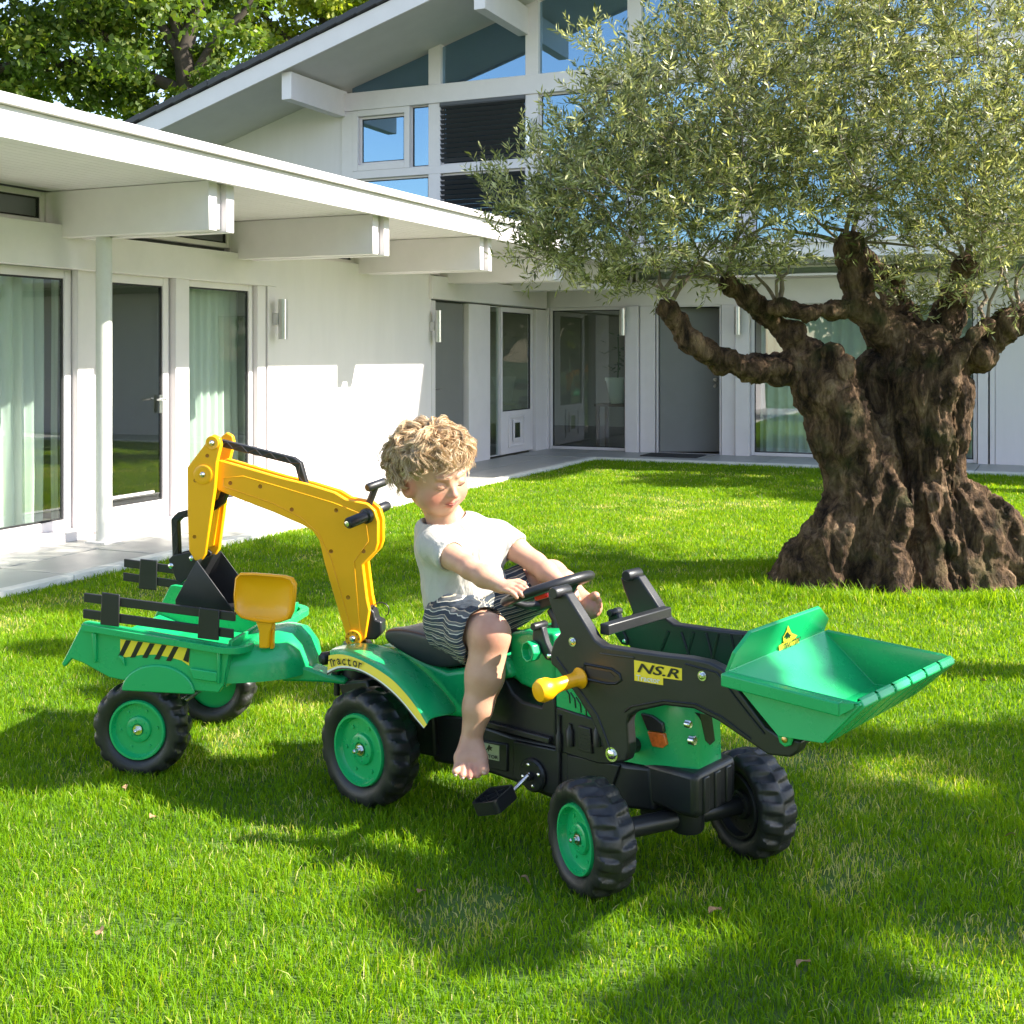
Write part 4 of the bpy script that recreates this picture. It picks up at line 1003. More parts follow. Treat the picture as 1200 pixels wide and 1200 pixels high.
st_ = eb(MB().prism(FE.poly(SKP, -.068), -.068, -.047), 'digger_stick', yellow, bevel=.004, seg=2)
MB().prism(FE.poly(SKP, -.068), .047, .068).build('stick_plate', yellow, st_, bevel=.004, seg=2)
MB().prism(FE.poly([(244, 590), (248, 560), (226, 552), (225, 600), (226, 645), (236, 645)], -.068), -.046, .046).build('stick_core', yellow, st_, bevel=.002)
def boss2(p, par, r): 
    c_ = E(*p, -.068)
    MB().lathe([(r, -.004), (r, .003), (r * .88, .005), (r * .5, .003)], c_, (0, -1, 0), 24).build('boss', yellow, par, smooth=40)
    MB().lathe([(.010, 0), (.010, .003), (.007, .005), (.005, .009), (.002, .010)], c_ + Vector((0, -.004, 0)), (0, -1, 0), 14).build('bolt', chrome, par, smooth=40)
boss2((249, 519), st_, .026); boss2((238, 556), st_, .036)
for p in ((243, 534), (228, 629), (229, 563)): MB().lathe([(.007, 0), (.007, .0012), (.0035, -.001)], E(*p, -.068), (0, -1, 0), 12).build('dimple', dimple, st_, smooth=40)
def link(pts, wpx, b, par=None):
    """flat bent bar with a zigzag web"""
    P = [E(x, y, b) for x, y in pts]; r_ = wpx / F * 4.3 / 2; L_ = []; R_ = []
    for i, p in enumerate(P):
        d0 = (P[i] - P[max(i - 1, 0)]); d1 = (P[min(i + 1, len(P) - 1)] - P[i]); d0 = d0 if d0.length else d1; d1 = d1 if d1.length else d0
        d0, d1 = d0.normalized(), d1.normalized(); nrm = Vector((-(d0 + d1).z, 0, (d0 + d1).x)).normalized(); k = r_ / max(.5, nrm.dot(Vector((-d0.z, 0, d0.x))))
        L_.append((p.x + nrm.x * k, p.z + nrm.z * k)); R_.append((p.x - nrm.x * k, p.z - nrm.z * k))
    o = eb(MB().prism(L_ + R_[::-1], b, b + .03), 'digger_link', black, bevel=.003)
    n_ = 0
    for i in range(len(P) - 1):
        ln = (P[i + 1] - P[i]).length; q = max(1, int(ln / (r_ * 2.2)))
        for j in range(q):
            s0 = P[i].lerp(P[i + 1], j / q); s1 = P[i].lerp(P[i + 1], (j + 1) / q); d = (P[i + 1] - P[i]).normalized(); nv = Vector((-d.z, 0, d.x)) * r_ * .7 * (1 if n_ % 2 else -1)
            s0 = s0.copy(); s1 = s1.copy(); s0.y = s1.y = b; MB().tube([s0 + nv, s1 - nv], .0022, 5).build('rib', black, o); n_ += 1
    return o
link([(257, 519), (342, 540), (349, 545), (356, 570)], 8.5, -.015)
link([(206, 662), (204, 610), (210, 604), (250, 594), (258, 588), (262, 577)], 8.5, -.015)
# scoop of the digger
db = .105
s0, s1, s2, s3 = E(231, 657, -db), E(206, 703, -db), E(207, 714, -db), E(277, 720, -db)
s2b = E(232, 722, -db)
def far(p, w=db): return Vector((p.x, w, p.z))
s0m = s0.copy()
dg_ = shell([(s0, s1, s2, s2b, s3), tuple(far(p) for p in (s0, s1, s2, s2b, s3)), (s0, s1, far(s1), far(s0)), (s1, s2, far(s2), far(s1)), (s2, s2b, far(s2b), far(s2)), (s2b, s3, far(s3), far(s2b))], .006, 'digger_scoop', black, T); dg_.matrix_basis = ME
br = MB().prism(FE.poly([(197, 656), (202, 651), (228, 646), (236, 652), (234, 664), (212, 684), (206, 680)], -.05), -.05, -.035).build('scoop_bracket', black, dg_, bevel=.003)
MB().prism(FE.poly([(197, 656), (202, 651), (228, 646), (236, 652), (234, 664), (212, 684), (206, 680)], -.05), .035, .05).build('scoop_bracket', black, dg_, bevel=.003)
for p in ((200.5, 663), (225, 654)): MB().lathe([(.010, 0), (.010, .003), (.006, .006), (.002, .007)], E(*p, -.05), (0, -1, 0), 14).build('bolt', chrome, dg_, smooth=40)
# operating handles
HX = Vector((-.42, -1, -.16)).normalized(); m = MB(); m.lathe([(.014, -.004), (.020, 0), (.020, .105), (.015, .112)], E(431, 604, -.045), HX, 16); hh = eb(m, 'handle', black, smooth=40)
MB().lathe([(.027, 0), (.027, .016), (.021, .02)], E(431, 604, -.045), HX, 16).build('collar', black, hh, smooth=40)
e9 = Vector(E(431, 604, -.045)) + HX * .112; MB().lathe([(.010, 0), (.010, .003), (.003, .005)], e9, HX, 12).build('bolt', chrome, hh, smooth=40)
t0, t1 = E(431, 594, .0), E(441, 568, .0)
h2 = eb(MB().tube([t0, t1], .0125, 10), 'control_lever', black, smooth=40)
MB().lathe([(.012, -.045), (.0155, -.038), (.0155, .038), (.012, .045)], t1, (.62, 1, 0.22), 14).build('grip', black, h2, smooth=40)
MB().lathe([(.014, 0), (.018, .01), (.018, .07), (.013, .08)], E(438, 599, .045), (.5, 1, .2), 14).build('grip', black, h2, smooth=40)
# black latch with a cable loop at the foot of the boom
lt = eb(MB().prism(FE.poly([(427, 716), (431, 711), (438, 717), (440, 726), (447, 729), (447, 742), (440, 750), (427, 750)], -.03), -.03, .03), 'boom_base', black, bevel=.006)
MB().tube([E(438 + 10 * math.cos(t) + 8, 714 - 9 * math.sin(t) + 1, -.02) for t in [3.6 - k * .45 for k in range(11)]], .0022, 6).build('cable_loop', black, lt, smooth=60)
p0 = E(419, 752, 0); MB().lathe([(.06, -.12), (.06, -.02), (.05, 0)], (p0.x, 0, p0.z), (0, 0, 1), 24).build('turntable', black, lt, smooth=40)

# ================================================================== TRAILER
TR = thing('trailer', 'green toy trailer with black slatted rails and hazard stripes, hitched behind the tractor', 'trailer', FR)
def RB(px, py, b=0.0): return FR.b(px, py, b)
TWR = .172
wheel(TR, (0.0, 0.02, TWR), (0, -1, 0), TWR, .11, green); wheel(TR, (0.0, .64, TWR), (0, 1, 0), TWR, .11, green)
MB().tube([(0, .02, TWR), (0, .64, TWR)], .012, 10).build('axle', chrome, TR, smooth=40)
W = .66; bn = -.04
side = FR.poly([(97, 729), (103, 728), (266, 756), (268, 768), (262, 803), (256, 812), (222, 809), (180, 803), (143, 797), (128, 794), (97, 777), (84, 772), (75, 782), (72, 778)], bn)
tubm = MB().prism(side, bn, bn + .018)
tub = tubm.build('tub', green, TR, bevel=.004, seg=2)
MB().prism(side, W - .018, W).build('tub_side', green, TR, bevel=.004, seg=2)
pts = [RB(x, y, bn) for x, y in ((84, 772), (128, 790), (143, 790), (262, 806))]
m = MB()
fl = [(p.x, p.z) for p in pts]; m.prism(fl + [(x, z + .012) for x, z in fl[::-1]], bn + .018, W - .018); m.build('tub_floor', green, TR)
fr_ = [RB(x, y, bn) for x, y in ((262, 808), (268, 768), (270, 752))]; fr_ = [(p.x, p.z) for p in fr_]
m = MB(); m.prism(fr_ + [(x - .015, z) for x, z in fr_[::-1]], bn + .018, W - .018); m.build('tub_front', green, TR, bevel=.003)
# rounded rim running round near side, front and far side
rp = [RB(99, 730, bn), RB(262, 757, bn)]; rim = [Vector((rp[0].x, bn - .006, rp[0].z)), Vector((rp[1].x, bn - .006, rp[1].z))]
dz_ = (rp[1].z - rp[0].z) / (rp[1].x - rp[0].x)
for k in range(7): t = math.pi / 2 * k / 6; rim.append(Vector((rp[1].x + .06 * math.sin(t), bn + .06 - .066 * math.cos(t), rp[1].z + dz_ * .06 * math.sin(t))))
rim2 = rim + [Vector((p.x, W - (p.y) + bn, p.z)) for p in rim[::-1]]
def ribbon(path, wid, h, name, mat, par):
    m = MB(); rings = []
    for i, p in enumerate(path):
        d = (path[min(i + 1, len(path) - 1)] - path[max(i - 1, 0)]); d.z = 0; d.normalize(); nv = Vector((d.y, -d.x, 0)) * wid / 2
        rings.append([p + nv, p - nv, p - nv + Vector((0, 0, -h)), p + nv + Vector((0, 0, -h))])
    return m.loft(rings).build(name, mat, par, bevel=.004, seg=2)
ribbon(rim2, .034, .022, 'rim', green, TR)
# wheel arches and side ribs
for bb, dr_ in ((bn, -1), (W, 1)):
    o_ = RB(186, 815, bn); r1 = .122
    P_ = [(o_.x + math.cos(math.pi * k / 20) * r1 * 1.12, o_.z + max(-.0, math.sin(math.pi * k / 20) * r1 * .80) + .012) for k in range(21)]
    MB().prism(P_, bb - dr_ * .004, bb + dr_ * .010).build('wheel_arch', green, TR, bevel=.006, seg=3)
for q in (((107, 742), (112, 742), (112, 776), (110, 778)), ((138, 768), (144, 770), (146, 782)), ((254, 764), (258, 765), (257, 802), (254, 801)), ((222, 783), (254, 788), (254, 800), (226, 796))):
    MB().prism(FR.poly(q, bn - .012), bn - .012, bn + .002).build('side_rib', green, tub, bevel=.004, seg=2)
# hazard sticker: yellow ground, black bars
hz = [(141, 749), (222, 759.5), (221.5, 780), (213, 774), (200, 770.5), (182, 767), (165, 767.5), (152, 769.5), (141, 771)]
MB().prism(FR.poly(hz, bn - .001), bn - .0015, bn + .001).build('hazard_sticker', decal_yellow, tub)
for k in range(6):
    x = 148.5 + k * 14; y = 749.5 + k * 1.85; hb_ = 20 if k < 2 else 18; dx_ = 9
    p = [(x - 1, y + .6), (x + 5, y + 1.3), (x + 5 - dx_, y + hb_ - (0 if k > 1 else 1)), (x - 1 - dx_, y + hb_ - .5)] if k < 5 else [(x + 1, y + .6), (x + 4, y + 1), (x + 2.5, y + 18), (x - 4, y + 15)]
    MB().prism(FR.poly(p, bn - .0022), bn - .0022, bn - .0016).build('hazard_bar', decal_black, tub)
# front mound and hitch arm
mc = RB(312, 783, W / 2)
c0 = RB(300, 775, .20)
m = MB()
hm = []
for px_, zr_, yw, zl in ((262, .86, .22, 1), (285, .92, .21, 1), (305, .96, .19, 1), (322, .90, .165, 1), (334, .66, .13, 1), (341, .34, .085, 1), (346, .14, .06, 1)):
    a_ = RB(px_, 760, bn).x; zb_ = RB(px_, 803, bn).z; H_ = .165 * zr_; ring = []
    for k in range(17):
        t = math.pi * k / 16; ring.append((a_, .20 - math.cos(t) * yw, zb_ + H_ * math.sin(t) ** .6))
    hm.append(ring)
n_ = 17; vs = [p for r_ in hm for p in r_]; fs = [(k * n_ + j, k * n_ + j + 1, (k + 1) * n_ + j + 1, (k + 1) * n_ + j) for k in range(len(hm) - 1) for j in range(n_ - 1)]
fs += [tuple([k * n_ for k in range(len(hm))] + [k * n_ + 16 for k in range(len(hm) - 1, -1, -1)]), tuple(range((len(hm) - 1) * n_, len(hm) * n_)), tuple(range(n_ - 1, -1, -1))]
MB().add(vs, fs).build('front_cowl', green, TR, smooth=50)
ha = [(330, 779), (352, 780), (382, 791), (405, 797), (405, 803), (380, 800), (350, 799), (330, 799)]
MB().prism(FR.poly(ha, .10), .10, .19).build('hitch_arm', green, TR, bevel=.012, seg=3)
hp_ = RB(395, 798, .14); MB().lathe([(.012, -.05), (.012, .03), (.02, .03), (.02, .04)], hp_, (0, 0, 1), 12).build('hitch_pin', black, TR, smooth=40)
# slatted rails
def rails(b, bars, posts, label=None):
    for x0, y0, x1, y1, h in bars: MB().prism(FR.poly([(x0, y0), (x1, y1), (x1, y1 + h), (x0, y0 + h)], b), b, b + .012).build('rail_slat', black, TR, bevel=.002)
    for x0, x1, y0, y1, sl_ in posts: MB().prism(FR.poly([(x0, y0), (x1, y0 + sl_), (x1 - 1, y1 + sl_), (x0 - 2, y1)], b - .008), b - .008, b - .0005).build('rail_post', black, TR, bevel=.003)
rails(-.052, [(98, 695, 275, 718, 10.5), (97, 714, 273, 738, 10.5)], [(119, 140, 694, 732, 3), (233, 257, 712, 748, 3)])
rails(W + .03, [(145, 655, 232, 667, 9.5), (144, 671, 232, 684, 9.5), ], [(164, 184, 655, 690, 2)])

# toy shovel standing in the trailer
FS = Frame(*(FR.w((0, 0.02, 0)).xy), 0.985, -0.174)
sv = thing('toy_shovel', 'yellow toy shovel standing blade up at the front of the trailer', 'shovel', FS)
def SB(px, py, b=0.0): return FS.b(px, py, b)
OUT = [(277, 676), (282, 671), (300, 671), (335, 674), (344, 677), (348, 684), (347, 700), (345, 716), (341, 725), (330, 729), (318, 730), (300, 728), (284, 724), (276, 716), (275, 696)]
cen = SB(311, 700); P0 = [SB(x, y) for x, y in OUT]; rings = []
for s_, d_ in ((1.0, .0), (.985, -.014), (.94, -.018), (.90, -.008), (.7, .006), (.35, .012), (.05, .013)):
    rings.append([(cen.x + (p.x - cen.x) * s_, d_, cen.z + (p.z - cen.z) * s_) for p in P0])
rings = [[(cen.x + (p.x - cen.x) * s_, d_, cen.z + (p.z - cen.z) * s_) for p in P0] for s_, d_ in ((.05, .020), (.5, .019), (.92, .012), (.995, .004))] + rings
bl_ = MB().loft(rings).build('blade', yellow, sv, smooth=50)
MB().prism(FS.poly([(297, 722), (322, 725), (316, 742), (315, 760), (303, 760), (303, 740)], -.006), -.006, .012).build('handle', yellow, sv, bevel=.006, seg=3)
MB().prism(FS.poly([(317, 728), (322, 728), (321, 760), (317, 760)], .02), .012, .03).build('handle_rib', yellow, sv, bevel=.003)
# ================================================================== THE CHILD
BOY = thing('person', 'toddler with curly blond hair, cream t-shirt and striped shorts sitting on the tractor, steering', 'person', loc=None)
skin_m, n, b = nmat('skin')
at = node(n, 'ShaderNodeAttribute', attribute_name='flush')
tc = node(n, 'ShaderNodeTexCoord'); nz = node(n, 'ShaderNodeTexNoise', i_Scale=28.0, i_Detail=5.0); lk(n, tc.outputs['Object'], nz.inputs['Vector'])
c1 = ramp(n, nz.outputs[0], [(0.3, (0.53, 0.285, 0.185)), (0.7, (0.60, 0.345, 0.235))])
mxc = node(n, 'ShaderNodeMix', data_type='RGBA'); lk(n, at.outputs['Fac'], mxc.inputs[0]); lk(n, c1, mxc.inputs[6]); mxc.inputs[7].default_value = (0.60, 0.15, 0.11, 1)
lk(n, mxc.outputs[2], b.inputs['Base Color']); b.inputs['Roughness'].default_value = 0.5
b.inputs['Subsurface Weight'].default_value = 0.25; b.inputs['Subsurface Radius'].default_value = (0.02, 0.008, 0.004); b.inputs['Subsurface Scale'].default_value = 0.6
nb_ = node(n, 'ShaderNodeTexNoise', i_Scale=260.0, i_Detail=2.0); lk(n, tc.outputs['Object'], nb_.inputs['Vector']); bp_ = node(n, 'ShaderNodeBump', i_Strength=0.08, i_Distance=0.004); lk(n, nb_.outputs[0], bp_.inputs['Height']); lk(n, bp_.outputs[0], b.inputs['Normal'])

# head frame
hc = wp(508, 551, 4.06)
yaw, pit, rol = math.radians(40), math.radians(19), math.radians(9)
hf = Vector((math.sin(yaw) * math.cos(pit), -math.cos(yaw) * math.cos(pit), -math.sin(pit)))
hl = Vector((math.cos(yaw), math.sin(yaw), 0)); hu = hl.cross(hf) * -1
if hu.z < 0: hu = -hu
Rr = Matrix.Rotation(-rol, 3, hf); hl = Rr @ hl; hu = Rr @ hu
if proj(hc + hl * .1)[1] > proj(hc)[1]:
    Rr = Matrix.Rotation(2 * rol, 3, hf); hl = Rr @ hl; hu = Rr @ hu
HM = Matrix((hl, hf, hu)).transposed().to_4x4()          # columns: left, forward, up
def H(l, f, u): return hc + hl * l + hf * f + hu * u

ctr = wp(560, 700, 4.0)
body = SDF((-0.50, 3.50, 0.10), (0.36, 4.36, 1.30), 0.0031)
# head
body.ell(H(0, -0.012, 0.012), (.112, .126, .116), 0, m=HM)
body.ell(H(0, 0.030, -0.060), (.088, .082, .078), .04, m=HM)
body.ell(H(0, 0.062, -0.100), (.040, .036, .030), .03, m=HM)          # chin
for s_ in (-1, 1):
    body.ell(H(s_ * .050, .062, -.060), (.042, .038, .040), .025, m=HM)  # cheeks
    body.ell(H(s_ * .042, .108, -.002), (.021, .016, .015), .012, 'sub', m=HM)   # eye sockets
    body.ell(H(s_ * .040, .094, -.006), (.019, .014, .0135), .008, m=HM)  # closed lids
    body.cap(H(s_ * .018, .112, .022), H(s_ * .055, .102, .026), .006, .005, .012)    # brow
    body.ell(H(s_ * .108, .016, -.032), (.015, .030, .040), .008, m=HM @ Matrix.Rotation(s_ * .35, 4, 'Z'))  # ears
    body.ell(H(s_ * .124, .022, -.030), (.011, .016, .025), .005, 'sub', m=HM)
body.cap(H(0, .108, -.002), H(0, .126, -.030), .007, .011, .010)         # nose bridge
body.ell(H(0, .131, -.036), (.0135, .012, .011), .006, m=HM)
for s_ in (-1, 1): body.ell(H(s_ * .012, .121, -.040), (.009, .010, .008), .005, m=HM)
body.ell(H(0, .104, -.064), (.034, .018, .018), .012, m=HM)
body.cap(H(-.028, .110, -.0655), H(.0, .121, -.0675), .0038, .0055, .003); body.cap(H(.028, .110, -.0655), H(.0, .121, -.0675), .0038, .0055, .003)
body.cap(H(-.020, .110, -.0785), H(0, .114, -.082), .006, .0075, .004); body.cap(H(.020, .110, -.0785), H(0, .114, -.082), .006, .0075, .004)
body.cap(H(-.027, .116, -.0725), H(.027, .116, -.0725), .0022, .0022, .002, 'sub')
# neck and trunk (under the shirt)
nb0 = wp(524, 612, 4.12)
body.cap(H(0, -.02, -.07), nb0, .055, .060, .02)
pel = wp(545, 716, 4.12); chest = wp(535, 650, 4.11)
body.chain([nb0, chest, pel], [.06, .102, .104], .03)
# arms
shR, elR, wrR = wp(507, 638, 4.03), wp(551, 666, 3.87), wp(588, 687, 3.80)
shL, elL, wrL = wp(583, 628, 4.15), wp(628, 660, 4.08), wp(656, 683, 3.98)
body.chain([shR, shR.lerp(elR, .5), elR, elR.lerp(wrR, .45), wrR], [.044, .041, .035, .036, .024], .015)
body.chain([shL, shL.lerp(elL, .5), elL, elL.lerp(wrL, .45), wrL], [.044, .040, .035, .035, .024], .015)
# right hand lies on the rim, fingers to the right
def hand(w_, fdir, ndir, side, curl, spread=.16, sc=1.0):
    """w_ wrist, fdir along the fingers, ndir back of the hand, side = +1 thumb towards fdir x ndir"""
    f_ = fdir.normalized(); n_ = (ndir - f_ * ndir.dot(f_)).normalized(); t_ = f_.cross(n_) * side; k = sc
    body.ell(w_ + f_ * .030 * k, (.031 * k, .028 * k, .0125 * k), .012, m=Matrix((f_, t_, n_)).transposed().to_4x4())
    body.ell(w_ + f_ * .020 * k + t_ * .016 * k - n_ * .004, (.020 * k, .013 * k, .012 * k), .008, m=Matrix((f_, t_, n_)).transposed().to_4x4())
    tips = []
    for i, (o_, L_) in enumerate(((.0215, .054), (.0072, .062), (-.0072, .057), (-.0205, .045))):
        L_ *= k; base = w_ + f_ * (.046 * k) + t_ * o_ * k * 1.08; d = (f_ + t_ * o_ * spread * 40 * .25 / .04 * .04).normalized()
        p1 = base + d * L_ * .42 - n_ * L_ * .06; c1_ = curl[i]
        d2 = (d * math.cos(c1_) - n_ * math.sin(c1_)); p2 = p1 + d2 * L_ * .34
        d3 = (d * math.cos(c1_ * 1.8) - n_ * math.sin(c1_ * 1.8)); p3 = p2 + d3 * L_ * .26
        body.chain([base - d * .012, base, p1, p2, p3], [.0085, .0086, .0080, .0075, .0064], .002); tips.append((p3, n_))
    tb_ = w_ + f_ * .016 * k + t_ * .022 * k; td = (f_ * .62 + t_ * .72 - n_ * .25).normalized(); td2 = (f_ * .92 + t_ * .25 - n_ * .35).normalized()
    body.chain([tb_, tb_ + td * .026 * k, tb_ + td * .026 * k + td2 * .022 * k], [.0115, .0105, .0085], .005)
rim_l = wp(606, 699, 3.74)
hand(wrR, (wp(608, 689, 3.74) - wrR), Vector((-.15, -.45, .95)), -1, (.55, .5, .5, .55))
hand(wrL, (wp(668, 692, 3.93) - wrL), Vector((.25, -.35, .9)), 1, (.7, .7, .75, .8))
# right leg: thigh towards the camera, shin hanging, foot pointing down
hpR, knR, cfR, akR = wp(536, 728, 4.03), wp(574, 744, 3.80), wp(568, 792, 3.79), wp(552, 866, 3.77)
body.chain([hpR, hpR.lerp(knR, .5), knR], [.080, .076, .064], .03)
body.chain([knR, cfR, cfR.lerp(akR, .5), akR], [.062, .060, .046, .032], .02)
body.ell(knR + Vector((.012, -.018, .004)), (.044, .042, .05), .02)
body.ell(wp(549, 874, 3.805), (.028, .034, .030), .012)
for i, (x, y, r_, x0, xa) in enumerate(((533.5, 906, .0105, 540, 548), (542, 911, .0100, 545.5, 550), (551, 912, .0102, 551, 552), (559.5, 910, .0108, 557, 554), (568, 904.5, .0145, 563, 557))):
    body.chain([wp(xa, 868, 3.765), wp(x0, 888, 3.735), wp((x + x0) / 2, (892 + y) / 2, 3.712), wp(x, y - 2, 3.69)], [.024, .0215 if i < 4 else .023, r_ * 1.22, r_], .009 if i != 9 else 0)
    body.cap(wp((x * .6 + x0 * .4), 898, 3.708), wp(x, y - 2, 3.69), r_, r_, .002)
# left leg: knee up behind the wheel, shin to the far foot rest
hpL, knL, akL = wp(572, 716, 4.15), wp(646, 676, 4.14), wp(681, 704, 3.98)
body.chain([hpL, hpL.lerp(knL, .5), knL], [.078, .070, .056], .03)
body.chain([knL, knL.lerp(akL, .4), akL], [.054, .052, .034], .02)
hl_ = wp(678, 716, 3.98)
body.ell(hl_, (.036, .036, .034), .015); body.chain([akL, hl_, wp(692, 711, 3.95)], [.032, .038, .040], .015)
for i, (x, y, r_) in enumerate(((698, 699, .0145), (702, 705, .0108), (702.5, 710.5, .0102), (701, 715.5, .0098), (698.5, 720, .009))):
    body.chain([wp(691, y * .5 + 354, 3.95), wp(x - 2, y, 3.93), wp(x, y - 1.0, 3.92)], [r_ * 1.15, r_, r_ * .95], .003)
bo = body.mesh('body', skin_m, BOY, relax=3)
me = bo.data; co = np.empty(len(me.vertices) * 3, np.float32); me.vertices.foreach_get('co', co); co = co.reshape(-1, 3)
fl = np.zeros(len(co), np.float32)
for p, r_, s_ in ((H(-.055, .095, -.055), .040, .55), (H(.055, .095, -.055), .040, .55), (H(0, .14, -.038), .018, .5), (H(-.12, .02, -.03), .04, .75), (H(.12, .02, -.03), .04, .75), (knR + Vector((0, -.06, 0)), .05, .35), (wp(551, 910, 3.69), .035, .55), (wp(700, 708, 3.93), .035, .5), (wp(612, 690, 3.74), .03, .45), (elR, .05, .2), (knL, .06, .3)):
    d = np.linalg.norm(co - np.array(p, np.float32), axis=1); fl = np.maximum(fl, s_ * np.exp(-(d / r_) ** 2))
lipd = np.minimum(*[np.linalg.norm((co - np.array(H(0, .118, z_), np.float32)) @ np.array(Matrix((hl, hf, hu)).transposed(), np.float32) / np.array([w_, .02, .0085], np.float32), axis=1) for z_, w_ in ((-.0665, .029), (-.0800, .024))])
fl = np.maximum(fl, np.clip(1.5 - lipd, 0, 1) * .85)
a_ = me.attributes.new('flush', 'FLOAT', 'POINT'); a_.data.foreach_set('value', fl)
# lashes, brows
lash = M('eyelash', (0.10, 0.055, 0.03), .8); brow = M('eyebrow_hair', (0.50, 0.30, 0.18), .8)
def on_face(l, u, lift=.0008):
    """point of the skin mesh in front of (l, u) on the head"""
    q = np.array(H(l, .2, u), np.float32); dv = np.array(hf, np.float32); rel = co - q; t = rel @ dv; perp = np.linalg.norm(rel - t[:, None] * dv, axis=1)
    k = np.argsort(perp)[:60]; k = k[perp[k] < .004]; i = k[np.argmax(t[k])] if len(k) else 0
    return H(l, .2, u) + hf * (float(t[i]) + lift)
for s_ in (-1, 1):
    pts = [on_face(s_ * .040 + x, -.010 - .0046 * (1 - (x / .018) ** 2), .0016) for x in np.linspace(-.017, .017, 9)]
    MB().tube(pts, [.0008, .0016, .0021, .0024, .0024, .0024, .0021, .0016, .0008], 6).build('eyelashes', lash, BOY, smooth=60)
    pts = [on_face(s_ * .041 + s_ * x, .027 + .004 * (1 - (x / .022) ** 2), -.0006) for x in np.linspace(-.022, .022, 8)]
    MB().tube(pts, [.0004, .001, .0013, .0013, .0012, .001, .0008, .0004], 6).build('eyebrow', brow, BOY, smooth=60)
MB().tube([on_face(x, -.0735 + abs(x) * .22, -.0002) for x in np.linspace(-.030, .030, 9)], [.0006, .0013, .0018, .0021, .0022, .0021, .0018, .0013, .0006], 6).build('mouth_line', M('lip_shadow', (0.25, 0.06, 0.05), .6), BOY, smooth=60)
# toenails
nail = M('toenail', (0.75, 0.48, 0.40), .3)
for x, y, r_ in ((534, 909.5, .005), (542.5, 913, .0048), (551, 913.5, .0048), (559.5, 911, .005), (567.5, 906, .0075)):
    MB().ell(wp(x, y - 1.5, 3.69) + Vector((0, -.0085 if r_ < .007 else -.0125, .002)), (r_, .002, r_ * .9), 8, 6).build('toenail', nail, BOY, smooth=60)

# ---- t-shirt
shirt_m, n, b = nmat('white_cotton')
tc = node(n, 'ShaderNodeTexCoord'); b.inputs['Roughness'].default_value = .9; b.inputs['Sheen Weight'].default_value = .2
nz = node(n, 'ShaderNodeTexNoise', i_Scale=14.0, i_Detail=3.0); lk(n, tc.outputs['Object'], nz.inputs['Vector'])
lk(n, ramp(n, nz.outputs[0], [(0.3, (0.43, 0.405, 0.36)), (0.7, (0.49, 0.465, 0.42))]), b.inputs['Base Color'])
mp = node(n, 'ShaderNodeMapping'); mp.inputs['Scale'].default_value = (16, 16, 5); mp.inputs['Rotation'].default_value = (0.2, .5, .3); lk(n, tc.outputs['Object'], mp.inputs[0])
n1 = node(n, 'ShaderNodeTexNoise', i_Scale=1.0, i_Detail=3.0, i_Distortion=.8); lk(n, mp.outputs[0], n1.inputs['Vector'])
b1 = node(n, 'ShaderNodeBump', i_Strength=.55, i_Distance=.03); lk(n, n1.outputs[0], b1.inputs['Height'])
n2 = node(n, 'ShaderNodeTexNoise', i_Scale=500.0, i_Detail=1.0); lk(n, tc.outputs['Object'], n2.inputs['Vector']); b2 = node(n, 'ShaderNodeBump', i_Strength=.25, i_Distance=.002); lk(n, n2.outputs[0], b2.inputs['Height']); lk(n, b1.outputs[0], b2.inputs['Normal']); lk(n, b2.outputs[0], b.inputs['Normal'])
sh = SDF((-0.46, 3.72, 0.45), (0.14, 4.36, 1.05), 0.0042)
sh.ell(wp(537, 642, 4.105), (.150, .112, .115), .0); sh.ell(wp(545, 680, 4.11), (.145, .118, .11), .05); sh.ell(wp(546, 704, 4.12), (.146, .142, .12), .04)
sh.ell(wp(528, 618, 4.12), (.115, .085, .055), .04)
eR, eL = shR.lerp(elR, .46), shL.lerp(elL, .42)
sh.chain([shR, eR], [.058, .056], .035); sh.chain([shL, eL], [.056, .054], .035)
# openings: sleeves, neck, hem
sh.cap(eR, elR, .060, .07, .004, 'sub') if False else None
def cut_plane(sd, p, nrm, rad=.2, k=.004):
    """remove everything beyond the plane, near p"""
    sl, X, Y, Z = sd._sub(np.array(p) - rad, np.array(p) + rad, 0); d = (X - p[0]) * nrm[0] + (Y - p[1]) * nrm[1] + (Z - p[2]) * nrm[2]
    r = np.sqrt((X - p[0]) ** 2 + (Y - p[1]) ** 2 + (Z - p[2]) ** 2) - rad
    sd._comb(sl, -np.minimum(d, 1e9) * 1.0 if False else np.maximum(-d, r), k, 'sub')
for e_, s0_, e1_ in ((eR, shR, elR), (eL, shL, elL)):
    dr = (e1_ - s0_).normalized(); cut_plane(sh, e_ + dr * .012, dr, .085)
    sh.cap(e_ - dr * .02, e_ + dr * .08, .044, .044, .003, 'sub')
sh.cap(nb0 + Vector((0, -.0, -.012)), H(0, .01, -.05), .072, .085, .004, 'sub')
def fold(V, N):
    return .0075 * fnoise(V * np.array([1, 1, .55]), 13, 3.3) + .0022 * fnoise(V * np.array([1, 1, .6]), 30, 9.1)
cut_plane(sh, wp(546, 703, 4.1), Vector((.40, 0, -.92)), .24)
sh.mesh('t_shirt', shirt_m, BOY, relax=3, dispf=fold)
# neckband
nk = []; ax_ = (H(0, -.02, -.05) - nb0).normalized(); x_, y_ = ortho(ax_)

